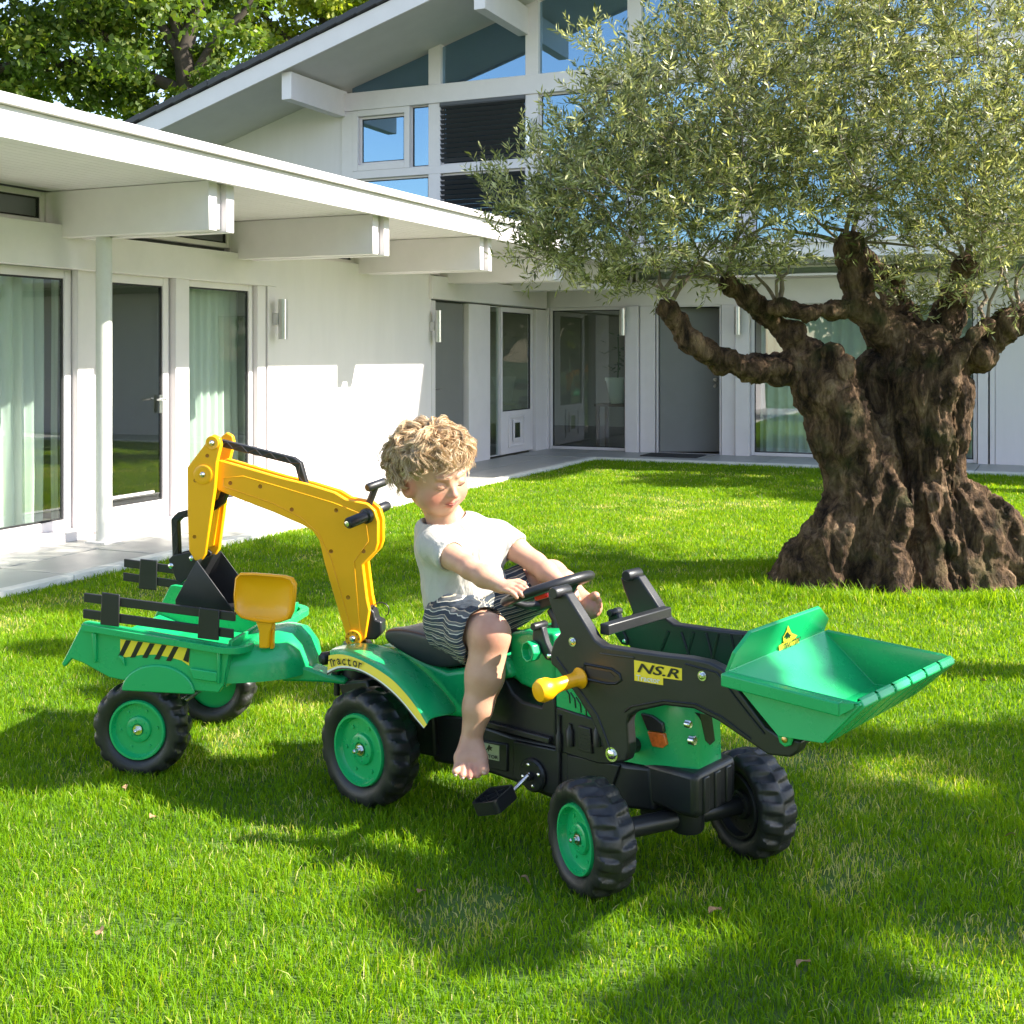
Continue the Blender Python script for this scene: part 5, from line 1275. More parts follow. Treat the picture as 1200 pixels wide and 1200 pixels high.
# ---- shorts
so_m, n, b = nmat('striped_shorts_cloth'); b.inputs['Roughness'].default_value = .9
tc = node(n, 'ShaderNodeTexCoord'); nz = node(n, 'ShaderNodeTexNoise', i_Scale=9.0, i_Detail=2.0); lk(n, tc.outputs['Object'], nz.inputs['Vector'])
thx = (knR - hpR).normalized(); sn = (Vector((-.35, .1, 1)) - thx * Vector((-.35, .1, 1)).dot(thx)).normalized(); 
dt = node(n, 'ShaderNodeVectorMath', operation='DOT_PRODUCT'); dt.inputs[1].default_value = sn * 50; lk(n, tc.outputs['Object'], dt.inputs[0])
ad = node(n, 'ShaderNodeMath', operation='MULTIPLY_ADD', i_1=1.5); lk(n, nz.outputs[0], ad.inputs[0]); lk(n, dt.outputs['Value'], ad.inputs[2])
fr = node(n, 'ShaderNodeMath', operation='FRACT'); lk(n, ad.outputs[0], fr.inputs[0])
rm = n.nodes.new('ShaderNodeValToRGB'); rm.color_ramp.interpolation = 'CONSTANT'; e = rm.color_ramp.elements
while len(e) < 5: e.new(.5)
for q, (p, c) in zip(e, ((0, (.030, .042, .060)), (.30, (.62, .58, .48)), (.40, (.10, .105, .11)), (.70, (.50, .42, .30)), (.78, (.030, .042, .060)))): q.position = p; q.color = (*c, 1)
lk(n, fr.outputs[0], rm.inputs[0]); lk(n, rm.outputs[0], b.inputs['Base Color'])
b1 = node(n, 'ShaderNodeBump', i_Strength=.4, i_Distance=.02); n1 = node(n, 'ShaderNodeTexNoise', i_Scale=18.0, i_Detail=3.0); lk(n, tc.outputs['Object'], n1.inputs['Vector']); lk(n, n1.outputs[0], b1.inputs['Height']); lk(n, b1.outputs[0], b.inputs['Normal'])
st = SDF((-0.42, 3.66, 0.36), (0.20, 4.36, 0.80), 0.0042)
st.ell(wp(546, 718, 4.12), (.134, .130, .125), 0); st.cap(wp(546, 716, 4.12), wp(536, 728, 4.03), .12, .105, .03)
hemR = hpR.lerp(knR, .80)
st.chain([wp(536, 730, 4.04), hemR + Vector((-.012, 0, -.012))], [.100, .098], .04)
st.cap(wp(545, 745, 3.98), wp(553, 762, 3.90), .050, .045, .04)
hemL = hpL.lerp(knL, .62); st.chain([hpL, hemL], [.102, .092], .03)
for e_, s0_, e1_, R_, r2 in ((hemR, hpR, knR, .13, .078), (hemL, hpL, knL, .12, .076)):
    dr = (e1_ - s0_).normalized(); cut_plane(st, e_ + dr * .03, dr, R_)
    st.cap(e_ - dr * .01, e_ + dr * .12, r2, r2 + .012, .003, 'sub')
st.cap(knR, cfR, .070, .068, .003, 'sub')
st.mesh('shorts', so_m, BOY, relax=3, dispf=lambda V, N: .005 * fnoise(V, 24, 1.7) + .0025 * fnoise(V, 60, 5.0))

# ---- hair: a rough cap and several hundred curls
hair_m, n, b = nmat('blond_hair'); b.inputs['Roughness'].default_value = .42; b.inputs['Specular IOR Level'].default_value = .4
at = node(n, 'ShaderNodeAttribute', attribute_name='tone')
lk(n, ramp(n, at.outputs['Fac'], [(0.0, (0.26, 0.155, 0.075)), (0.5, (0.52, 0.35, 0.19)), (1.0, (0.80, 0.63, 0.42))]), b.inputs['Base Color'])
hd_ = SDF((-.46, 3.85, .9), (-.06, 4.28, 1.32), .0042)
hd_.ell(H(0, -.022, .020), (.119, .128, .120), 0, m=HM)
hd_.ell(H(0, .115, -.060), (.15, .075, .085), .01, 'sub', m=HM)
for s_ in (-1, 1): hd_.ell(H(s_ * .12, .012, -.045), (.05, .035, .045), .01, 'sub', m=HM)
hd_.ell(H(0, -.03, -.15), (.2, .2, .07), .01, 'sub', m=HM)
cap_ = hd_.mesh('hair_cap', hair_m, BOY, relax=1, dispf=lambda V, N: .006 * fnoise(V, 45, 2.0))
cv = np.empty(len(cap_.data.vertices) * 3, np.float32); cap_.data.vertices.foreach_get('co', cv); a_ = cap_.data.attributes.new('tone', 'FLOAT', 'POINT'); a_.data.foreach_set('value', (0.22 + .18 * fnoise(cv.reshape(-1, 3), 60, 4)).astype(np.float32))
rnd = random.Random(11); HV = []; HF = []; HT = []
er = Vector((.118, .130, .120))
def skull(th, ph):    # th from the crown, ph round the head, 0 = forward
    return Vector((math.sin(th) * math.sin(ph) * er.x, math.sin(th) * math.cos(ph) * er.y, math.cos(th) * er.z))
def thmax(ph):
    c = math.cos(ph)
    if c > 0.55: return 1.22
    if c > 0.0: return 1.30 + (.55 - c) * .5
    return 2.02
def lock(th, ph, L_, amp, nst, rw, steps=13):
    fr_ = rnd.uniform(1.1, 2.1) * 2 * math.pi * rnd.choice((-1, 1)); p0 = rnd.uniform(0, 6.28); dph = rnd.uniform(-.55, .55); lift0 = rnd.uniform(.000, .012); co_ = rnd.uniform(-.004, .018); tone = rnd.uniform(.30, .72)
    base = []
    for i in range(steps + 1):
        t = i / steps; th_ = th + L_ / .125 * t; ph_ = ph + dph * t
        s_ = skull(th_, ph_); nrm = Vector((s_.x / er.x ** 2, s_.y / er.y ** 2, s_.z / er.z ** 2)).normalized(); tan = Vector((math.cos(ph_), -math.sin(ph_), 0)); dn = nrm.cross(tan).normalized()
        w_ = amp * (.35 + t)
        p = s_ + nrm * (lift0 + .012 * math.sin(math.pi * min(1, t * 1.1)) + co_ * t * t + w_ * .6 * (1 + math.cos(p0 + fr_ * t))) + tan * w_ * math.sin(p0 + fr_ * t)
        base.append((p, nrm, tan))
    for q in range(nst):
        a_ = rnd.uniform(0, 6.28); ra = rw * math.sqrt(rnd.random()); ox, oy = math.cos(a_) * ra, math.sin(a_) * ra; r0 = rnd.uniform(.0006, .0013); tt = tone + rnd.uniform(-.25, .3); end = rnd.randint(steps - 3, steps); dp = rnd.uniform(-.9, .9); wa = rw * rnd.uniform(.1, .55)
        tw_ = rnd.uniform(0, 3.14); L_, R_ = [], []
        for i in range(end + 1):
            t = i / steps; p, nrm, tan = base[i]; tap = (.6 + .55 * t); wv = fr_ * t + dp
            pp = p + nrm * (ox * tap + wa * math.cos(wv) * (.3 + t)) + tan * (oy * tap + wa * math.sin(wv) * (.3 + t)); c_ = H(pp.x, pp.y - .022, pp.z + .016)
            ww = r0 * (1 - .75 * t ** 3); sd_ = tan * math.cos(tw_) + nrm * math.sin(tw_); sd_ = (hl * sd_.x + hf * sd_.y + hu * sd_.z) * ww; L_.append(c_ + sd_); R_.append(c_ - sd_)
        k = len(HV); n__ = len(L_); HV.extend(L_ + R_); HF.extend([(k + i, k + i + 1, k + n__ + i + 1, k + n__ + i) for i in range(n__ - 1)]); HT.extend([min(1, max(0, tt + .2 * i / steps - .1)) for i in range(n__)] * 2)
for k in range(340):
    ph = rnd.uniform(-math.pi, math.pi); tm = thmax(ph); L_ = rnd.uniform(.06, .11)
    th = math.acos(1 - rnd.random() * (1 - math.cos(max(.2, tm - L_ / .125 * .85)))) + rnd.uniform(-.08, .08)
    lock(max(.02, th), ph, L_, rnd.uniform(.005, .013), 44, rnd.uniform(.009, .017))
for k in range(160):      # loose outer curls
    ph = rnd.uniform(-math.pi, math.pi); tm = thmax(ph); L_ = rnd.uniform(.04, .09)
    th = rnd.uniform(.3, 1.0) * max(.25, tm - L_ / .125 * .6)
    lock(th, ph, L_, rnd.uniform(.009, .019), 20, rnd.uniform(.004, .008))
stuff(mesh_np('hair', np.array(HV), np.array(HF), hair_m, BOY, attrs={'tone': HT}))
# ================================================================== LAWN
def leaf_material(name, stops, trans, mix=0.4, rough=0.5, attr='tone', spec=.5):
    m, n, b = nmat(name); at = node(n, 'ShaderNodeAttribute', attribute_name=attr)
    c = ramp(n, at.outputs['Fac'], stops); lk(n, c, b.inputs['Base Color']); b.inputs['Roughness'].default_value = rough; b.inputs['Specular IOR Level'].default_value = spec
    t = node(n, 'ShaderNodeBsdfTranslucent'); c2 = ramp(n, at.outputs['Fac'], [(p, [min(1, x * y) for x, y in zip(c_, trans)]) for p, c_ in stops]); lk(n, c2, t.inputs[0])
    mx = node(n, 'ShaderNodeMixShader', i_0=mix); lk(n, b.outputs[0], mx.inputs[1]); lk(n, t.outputs[0], mx.inputs[2]); lk(n, mx.outputs[0], n.nodes['Material Output'].inputs[0]); return m
grass_m = leaf_material('grass_blade', [(0.0, (.060, .160, .003)), (.35, (.135, .285, .004)), (.7, (.235, .400, .008)), (.86, (.40, .45, .05)), (1.0, (.66, .56, .30))], (2.0, 1.6, .8), .5, .5, spec=.22)
rng = np.random.default_rng(5)
def dens(Y): return 15000 * np.minimum(1, (4.0 / Y)) ** 1.35
XS, YS = [], []
for y0 in np.arange(1.9, 17.6, .5):
    hw = .47 * (y0 + .5) + 2.0; nn_ = int(.5 * 2 * hw * dens(y0)); y_ = rng.uniform(y0, y0 + .5, nn_); x_ = rng.uniform(-hw, hw, nn_)
    k_ = rng.random(nn_) < np.where(np.abs(x_) > .44 * y_ + .25, .12, 1.0) * np.where(y_ < 2.45, .3, 1.0); XS.append(x_[k_]); YS.append(y_[k_])
X, Y = np.concatenate(XS), np.concatenate(YS)
def local(fr, X, Y): i = np.array(fr.i); return i[0, 0] * X + i[0, 1] * Y + i[0, 3], i[1, 0] * X + i[1, 1] * Y + i[1, 3]
a1_, b1_ = local(FL, X, Y); a2_, b2_ = local(FM, X, Y)
ok = (b1_ > 1.312) & (b2_ < -1.312); X, Y = X[ok], Y[ok]
P = np.stack([X, Y, np.zeros_like(X)], 1)
clump = fnoise(P, 3.2, 1.0) * .6 + fnoise(P, 9.0, 2.0) * .4
dry = fnoise(P, 1.35, 7.0) * .55 + fnoise(P, 4.5, 8.0) * .45
for px, py, r_, s_ in ((240, 1010, .32, .6), (560, 850, .0, 0), (90, 1030, .22, .5), (500, 1080, .18, .5), (980, 1030, .16, .6), (820, 1050, .1, .4), (300, 960, .2, .4), (760, 600, 1.0, .35), (40, 650, .5, .2), (560, 1060, .12, .7)):
    if r_: q = FT.w(FT.c(px, py, 0)); dry += s_ * np.exp(-(((X - q.x) / r_) ** 2 + ((Y - q.y) / (r_ * 1.3)) ** 2))
thin = rng.random(len(X)) < np.clip(1.15 - np.maximum(0, dry - .30) * 1.3, .5, 1); X, Y, clump, dry = X[thin], Y[thin], clump[thin], dry[thin]
n_ = len(X); hgt = (.030 + .012 * clump) * rng.uniform(.55, 1.35, n_) * np.where(Y < 4, 1.05, 1.0) * np.clip(1.1 - np.maximum(0, dry) * .5, .5, 1.1)
far_k = np.clip(Y / 4, 1, 5); wid = (.0026 + .0013 * rng.random(n_)) * far_k ** .68
# taller tufts round the olive trunk
tq = (X - 2.6) ** 2 / 1.1 ** 2 + (Y - 7.9) ** 2 / .75 ** 2; hgt *= 1 + 2.2 * np.exp(-((np.sqrt(tq) - 1) / .16) ** 2) * rng.random(n_)
ang = rng.uniform(0, 2 * np.pi, n_); lean = rng.uniform(.1, .95, n_) * hgt; la = rng.uniform(0, 2 * np.pi, n_)
lx, ly = np.cos(la) * lean, np.sin(la) * lean; wx, wy = np.cos(ang) * wid / 2, np.sin(ang) * wid / 2
V = np.zeros((n_, 6, 3), np.float32)
V[:, 0] = np.stack([X - wx, Y - wy, 0 * X - .004], 1); V[:, 1] = np.stack([X + wx, Y + wy, 0 * X - .004], 1)
V[:, 2] = np.stack([X + wx * .9 + lx * .35, Y + wy * .9 + ly * .35, hgt * .55], 1); V[:, 3] = np.stack([X - wx * .9 + lx * .35, Y - wy * .9 + ly * .35, hgt * .55], 1)
V[:, 4] = np.stack([X + wx * .15 + lx, Y + wy * .15 + ly, hgt * (1 - .25 * lean / hgt)], 1); V[:, 5] = np.stack([X - wx * .15 + lx, Y - wy * .15 + ly, hgt * (1 - .25 * lean / hgt)], 1)
base = (np.arange(n_) * 6)[:, None]; Fc = np.concatenate([base + np.array([0, 1, 2, 3]), base + np.array([3, 2, 4, 5])])
tone = np.clip(.40 + .16 * clump + rng.normal(0, .15, n_) + .10 * dry, 0, .84); straw = rng.random(n_) < np.clip(.035 + np.maximum(0, dry - .26) * .9, 0, .75); tone[straw] = rng.uniform(.86, 1, straw.sum())
gr = mesh_np('grass', V.reshape(-1, 3), Fc, grass_m, smooth=False, attrs={'tone': np.repeat(tone, 6)}); gr['kind'] = 'stuff'; tag(gr, 'short sunlit lawn grass with paler dry patches', 'grass')

# fallen leaves
fl_m = M('dry_leaf', (0.34, 0.20, 0.10), .7, var=.3, scale=40)
FLAB = ['dry brown leaf on the grass just below the near trailer wheel', 'dry brown leaf on the lit grass beside the near trailer wheel', 'dry leaf on the grass behind the far slatted rail of the trailer', 'dry brown leaf lower left on the shaded grass below the trailer', 'dry brown leaf on the sunlit grass at the lower left', 'dry leaf on the grass right of the near front wheel', 'dry leaf on the grass under the far front wheel of the tractor', 'dry brown leaf at the right edge of the lawn', 'dry leaf in the shade at the lower right corner', 'dry leaf on the grass between front wheel and lower right corner', 'dry leaf on the grass right of the green bucket', 'dry leaf on the grass at the bottom centre', 'dry leaf on the grass just left of the near front wheel']
fl0 = None
for i, (px, py) in enumerate(((148, 935), (107, 829), (233, 700), (175, 970), (117, 1105), (740, 1040), (905, 1012), (1190, 990), (935, 1148), (832, 1085), (1155, 805), (490, 1060), (610, 1040))):
    p = FT.w(FT.c(px, py, 0))
    if fl0 is None:
        m = MB(); L_ = .036; nn_ = 8; top = []; bot = []
        for k in range(nn_ + 1): t = k / nn_; w_ = .013 * math.sin(math.pi * t) ** .8 + .0004; z_ = .006 * math.sin(t * 5); top.append((t * L_, w_, z_ + .006)); bot.append((t * L_, -w_, z_ + .003))
        mid = [(t[0], 0, t[2] - .005) for t in top]; m.add(top + mid + bot, [(k, k + 1, nn_ + 2 + k, nn_ + 1 + k) for k in range(nn_)] + [(nn_ + 1 + k, nn_ + 2 + k, 2 * nn_ + 3 + k, 2 * nn_ + 2 + k) for k in range(nn_)])
        fl0 = m.build('fallen_leaf', fl_m, fixn=False); o = fl0
    else: o = fl0.copy(); COL.objects.link(o)
    o.location = (p.x, p.y, .028); o.rotation_euler = (random.uniform(-.5, .5), random.uniform(-.5, .5), random.uniform(0, 6.28)); s_ = random.uniform(.7, 1.2); o.scale = (s_, s_, s_)
    tag(o, FLAB[i], 'leaf', 'fallen leaves on the lawn')

# ================================================================== OLIVE TREE
OY = 8.0
olive = thing('olive_tree', 'old gnarled olive tree with thick twisted trunk and silvery green crown on the lawn', 'tree', loc=(2.62, 8.0, 0))
bark_m, n, b = nmat('olive_bark'); b.inputs['Roughness'].default_value = .9; b.inputs['Specular IOR Level'].default_value = .25
tc = node(n, 'ShaderNodeTexCoord'); mp = node(n, 'ShaderNodeMapping'); mp.inputs['Scale'].default_value = (1, 1, .4); lk(n, tc.outputs['Object'], mp.inputs[0])
n1 = node(n, 'ShaderNodeTexNoise', i_Scale=9.0, i_Detail=9.0, i_Roughness=.72, i_Distortion=.6); lk(n, mp.outputs[0], n1.inputs['Vector'])
c1 = ramp(n, n1.outputs[0], [(.38, (.022, .012, .007)), (.48, (.095, .056, .032)), (.56, (.20, .122, .070)), (.70, (.42, .285, .18))])
n2 = node(n, 'ShaderNodeTexNoise', i_Scale=3.4, i_Detail=5.0); lk(n, tc.outputs['Object'], n2.inputs['Vector']); f2 = ramp(n, n2.outputs[0], [(.56, (0, 0, 0)), (.70, (1, 1, 1))])
mm_ = node(n, 'ShaderNodeMix', data_type='RGBA'); mm_.inputs[7].default_value = (.060, .075, .022, 1); mu = node(n, 'ShaderNodeMath', operation='MULTIPLY', i_1=.55); lk(n, f2, mu.inputs[0]); lk(n, mu.outputs[0], mm_.inputs[0]); lk(n, c1, mm_.inputs[6]); lk(n, mm_.outputs[2], b.inputs['Base Color'])
n3 = node(n, 'ShaderNodeTexNoise', i_Scale=34.0, i_Detail=7.0, i_Roughness=.7); lk(n, mp.outputs[0], n3.inputs['Vector']); bp_ = node(n, 'ShaderNodeBump', i_Strength=1.0, i_Distance=.06); lk(n, n3.outputs[0], bp_.inputs['Height'])
v3 = node(n, 'ShaderNodeTexVoronoi', i_Scale=26.0, feature='DISTANCE_TO_EDGE'); lk(n, mp.outputs[0], v3.inputs['Vector']); bp2 = node(n, 'ShaderNodeBump', i_Strength=.7, i_Distance=.04); lk(n, v3.outputs['Distance'], bp2.inputs['Height']); lk(n, bp_.outputs[0], bp2.inputs['Normal']); lk(n, bp2.outputs[0], b.inputs['Normal'])
OO = Vector((2.62, 8.0, 0))
def W_(px, py, Y=OY): return wp(px, py, Y) - OO
tr = SDF((-2.1, -1.1, -.12), (1.7, 1.0, 2.35), .0145)
tr.chain([W_(945, 700, 7.9), W_(985, 640, 7.9), W_(1008, 575, 7.9), W_(990, 505, 7.95), W_(965, 450, 7.95), W_(945, 425, 8)], [.28, .23, .17, .18, .16, .12], .09)
tr.chain([W_(1130, 705, 8.0), W_(1118, 640, 8.0), W_(1092, 575, 8.0), W_(1082, 510, 8.0), W_(1080, 455, 8.0), W_(1082, 412, 8.05)], [.36, .28, .19, .22, .26, .19], .09)
tr.chain([W_(1050, 700, 7.75), W_(1050, 620, 7.85), W_(1048, 560, 7.95), W_(1040, 500, 8.1), W_(1030, 440, 8.15)], [.30, .25, .22, .20, .16], .08)
tr.cap(W_(1040, 640, 8.3), W_(1050, 500, 8.25), .40, .25, .1)
for pts, rs in ((((975, 655), (940, 680), (908, 698)), (.13, .13, .09)), (((1005, 640), (985, 690), (975, 712)), (.15, .14, .1)), (((1045, 630), (1035, 685), (1040, 712)), (.16, .15, .1)), (((1090, 640), (1100, 690), (1095, 712)), (.16, .14, .1)),
                (((1120, 610), (1165, 650), (1200, 690)), (.18, .17, .14)), (((1125, 590), (1160, 610), (1205, 660)), (.15, .13, .12)), (((1140, 650), (1155, 690), (1160, 710)), (.16, .14, .1))):
    ys = 7.72 if pts[-1][1] > 705 else 7.95
    tr.chain([W_(x, y, 7.9 + (ys - 7.9) * i / (len(pts) - 1)) for i, (x, y) in enumerate(pts)], rs, .05)
# knots on the upper trunk
rk = random.Random(3)
for k in range(46):
    y = rk.uniform(410, 680); x = rk.uniform(max(965, 1010 - abs(y - 580) * .35), 1115); tr.ell(W_(x, y, 7.80 + rk.uniform(-.05, .1)), (rk.uniform(.03, .07), rk.uniform(.04, .07), rk.uniform(.03, .08)), .06)
# hollows
tr.chain([W_(1020, 405, 7.86), W_(1030, 450, 7.78), W_(1046, 500, 7.76), W_(1060, 545, 7.76), W_(1074, 600, 7.68), W_(1082, 650, 7.60), W_(1084, 700, 7.52)], [.15, .15, .125, .085, .075, .125, .17], .03, 'sub')
tr.chain([W_(1042, 690, 7.45), W_(1050, 620, 7.55), W_(1040, 560, 7.62)], [.03, .035, .03], .03, 'sub'); tr.chain([W_(1100, 560, 7.74), W_(1118, 620, 7.66), W_(1138, 680, 7.56)], [.045, .055, .06], .03, 'sub')
tr.ell(W_(978, 470, 7.68), (.07, .10, .10), .03, 'sub'); tr.chain([W_(1000, 520, 7.72), W_(1020, 580, 7.68), W_(1018, 650, 7.56)], [.04, .06, .055], .02, 'sub'); tr.chain([W_(960, 620, 7.60), W_(950, 690, 7.50)], [.03, .05], .02, 'sub')
# limbs
LM = [([(945, 428, 8), (915, 433, 7.95), (880, 431, 7.9), (850, 426, 7.85), (828, 413, 7.8), (808, 400, 7.75), (795, 378, 7.75), (780, 364, 7.7)], [.115, .075, .066, .064, .064, .055, .05, .046]),
      ([(955, 420, 8), (925, 392, 8.0), (900, 368, 8.0), (875, 348, 7.95), (852, 332, 7.9)], [.095, .062, .057, .052, .042]),
      ([(1070, 415, 8.05), (1035, 385, 8.05), (1012, 358, 8.0), (1003, 325, 8.0), (995, 290, 7.95)], [.16, .11, .085, .075, .07]),
      ([(1010, 362, 8), (975, 364, 7.9), (945, 367, 7.85), (912, 360, 7.8)], [.06, .045, .045, .06]),
      ([(1095, 430, 8), (1140, 412, 7.95), (1180, 380, 7.9), (1225, 362, 7.9), (1280, 350, 7.9), (1330, 330, 7.9)], [.14, .085, .078, .075, .07, .06]),
      ([(1092, 410, 8.1), (1110, 375, 8.1), (1122, 345, 8.05), (1130, 312, 8.0)], [.13, .09, .075, .062]),
      ([(1112, 440, 7.75), (1128, 412, 7.72), (1142, 392, 7.72), (1158, 378, 7.75)], [.05, .035, .030, .026]),
      ([(1050, 430, 8.3), (1060, 380, 8.5), (1040, 330, 8.7), (1000, 290, 8.9)], [.14, .10, .08, .06])]
for pts, rs in LM:
    P_ = [W_(*p) for p in pts]; tr.chain(P_, rs, .05)
    for p, r_ in zip(P_[1:], rs[1:]):
        if rk.random() < .7 and r_ > .05: tr.ell(p + Vector((rk.uniform(-.03, .03), -.03, rk.uniform(-.02, .03))), r_ * rk.uniform(.8, 1.25), .03)
for x, y, Y_ in ((783, 362, 7.7), (912, 360, 7.8), (995, 290, 7.95), (1130, 312, 8.0)): tr.ell(W_(x, y, Y_), (.062, .06, .05), .03); 
def barkd(V, N):
    ang_ = np.arctan2(V[:, 1] - .0, V[:, 0] - .1); tw = ang_ * 2.2 + V[:, 2] * 1.1
    a = np.stack([np.cos(ang_) * 1.0, np.sin(ang_) * 1.0, V[:, 2] * .22 + .0 * tw], 1)
    ridge_ = 1 - np.abs(fnoise(a * np.array([1, 1, 1]) + tw[:, None] * .0, 7.0, 3.0)) * 2
    low = V[:, 2] < 1.45; thick = np.clip((1.75 - V[:, 2]) / .6, .25, 1)
    q1 = 1 - 2 * np.abs(fnoise(V * np.array([1, 1, .30]) + .05 * fnoise(V, 6, 8)[:, None], 15, 5)); q2 = 1 - 2 * np.abs(fnoise(V * np.array([1, 1, .5]), 31, 6))
    return (.030 * ridge_ * thick + .050 * fnoise(V * np.array([1, 1, .6]), 4.5, 12) * thick + .026 * fnoise(V * np.array([1, 1, .7]), 10, 2) * (.4 + .6 * thick) + .020 * q1 * (.45 + .55 * thick) + .010 * q2 + .006 * fnoise(V, 50, 6))
tr.mesh('trunk', bark_m, olive, relax=1, dispf=barkd)

# thin branches reaching into the crown
LOBES = [(690, 185, 7.4, .60, .8, .42, 1.0), (640, 235, 7.3, .32, .5, .28, .35), (760, 250, 7.4, .70, .8, .42, 1.3), (800, 130, 7.6, .85, 1.1, .62, 1.8), (900, 60, 7.7, 1.0, 1.3, .8, 2.0), (1050, 60, 7.8, 1.1, 1.4, .9, 2.2), (1190, 110, 7.8, 1.1, 1.4, 1.0, 2.3),
         (880, 215, 7.6, .8, 1.1, .42, 1.5), (1060, 190, 7.8, 1.0, 1.2, .42, 1.5), (1165, 285, 7.8, .75, 1.1, .42, 1.3), (710, 318, 7.4, .42, .5, .16, .35), (860, 310, 7.7, .5, .7, .14, .35), (1080, 350, 8.1, .35, .4, .16, .2), (640, 300, 7.3, .20, .3, .14, .3), (1300, 200, 7.8, .9, 1.2, .9, 1.4), (960, -60, 7.9, 1.4, 1.4, .6, 1.2), (1200, -60, 7.9, 1.4, 1.4, .6, 1.0)]
wts = np.array([l[6] for l in LOBES]); wts /= wts.sum(); ro = np.random.default_rng(21)
def crown_pt(surf=.0):
    while True:
        l = LOBES[ro.choice(len(LOBES), p=wts)]; v = ro.normal(size=3); v /= np.linalg.norm(v); v *= max(surf, ro.random() ** (1 / 3)) 
        p = W_(l[0], l[1], l[2]) + Vector((v[0] * l[3], v[1] * l[4], v[2] * l[5])); q = proj(p + OO)
        if 925 < q[0] < 1015 and 258 < q[1] < 345 and ro.random() < .8: continue
        if q[1] > 300 and ro.random() < .35: continue
        if q[0] < np.interp(q[1], [-200, 0, 50, 100, 150, 200, 250, 300, 340], [840, 815, 765, 715, 672, 635, 625, 618, 690]): continue
        return p, v
nodes = []
for pts, rs in LM:
    P_ = [W_(*p) for p in pts]; nodes += [(P_[-1], .022), (P_[-2], .018)]
nodes += [(W_(905, 370, 8), .02), (W_(1200, 372, 7.9), .02), (W_(1005, 330, 8), .02)]
br = MB(); clusters = sorted([crown_pt()[0] for _ in range(230)], key=lambda p: min((p - q[0]).length for q in nodes))
for c_ in clusters:
    i = min(range(len(nodes)), key=lambda k: (nodes[k][0] - c_).length + .4 * max(0, nodes[k][0].z - c_.z)); s_, r0 = nodes[i]
    d = c_ - s_; L_ = d.length
    if L_ < .05: continue
    r1 = max(.004, r0 * .62); side = Vector((ro.normal() * .12, ro.normal() * .12, .12 + .05 * ro.normal())) * L_
    pts = [s_, s_ + d * .3 + side * .8, s_ + d * .65 + side, c_]; fine = []
    for k in range(9):
        t = k / 8; fine.append(pts[0] * (1 - t) ** 3 + pts[1] * 3 * t * (1 - t) ** 2 + pts[2] * 3 * t * t * (1 - t) + pts[3] * t ** 3)
    br.tube(fine, [r0 * .8 + (r1 - r0 * .8) * k / 8 for k in range(9)], 6)
    for k in (3, 5, 8): nodes.append((fine[k], r0 * .8 + (r1 - r0 * .8) * k / 8))
for (x0, y0, Y0), tops in (((783, 362, 7.7), ((800, 300), (770, 310), (812, 318), (758, 330), (826, 300))), ((912, 360, 7.8), ((900, 300), (925, 310), (885, 322))), ((995, 290, 7.95), ((1040, 265), (960, 262), (905, 268), (1000, 230), (1075, 290), (930, 240), (1020, 215))), ((1130, 312, 8.0), ((1100, 250), (1160, 240), (1190, 285), (1130, 220), (1085, 275))), ((852, 332, 7.9), ((840, 280), (870, 285), (820, 300), (880, 255))), ((1190, 375, 7.9), ((1175, 320), (1200, 310), (1225, 330))), ((1156, 380, 7.75), ((1150, 330), (1170, 300)))):
    for x1, y1 in tops:
        p0_, p1_ = W_(x0, y0, Y0), W_(x1, y1, Y0 + ro.normal() * .12); md = p0_.lerp(p1_, .5) + Vector((ro.normal() * .04, ro.normal() * .04, .03)); r_ = ro.uniform(.011, .02); br.tube([p0_, p0_.lerp(md, .5) + Vector((ro.normal() * .02, 0, .02)), md, md.lerp(p1_, .5) + Vector((ro.normal() * .02, 0, 0)), p1_], [r_, r_ * .9, r_ * .8, r_ * .7, r_ * .5], 6)
stuff(br.build('branches', M('olive_branch_bark', (.20, .155, .11), .85, var=.35, scale=30), olive, smooth=60, fixn=False))
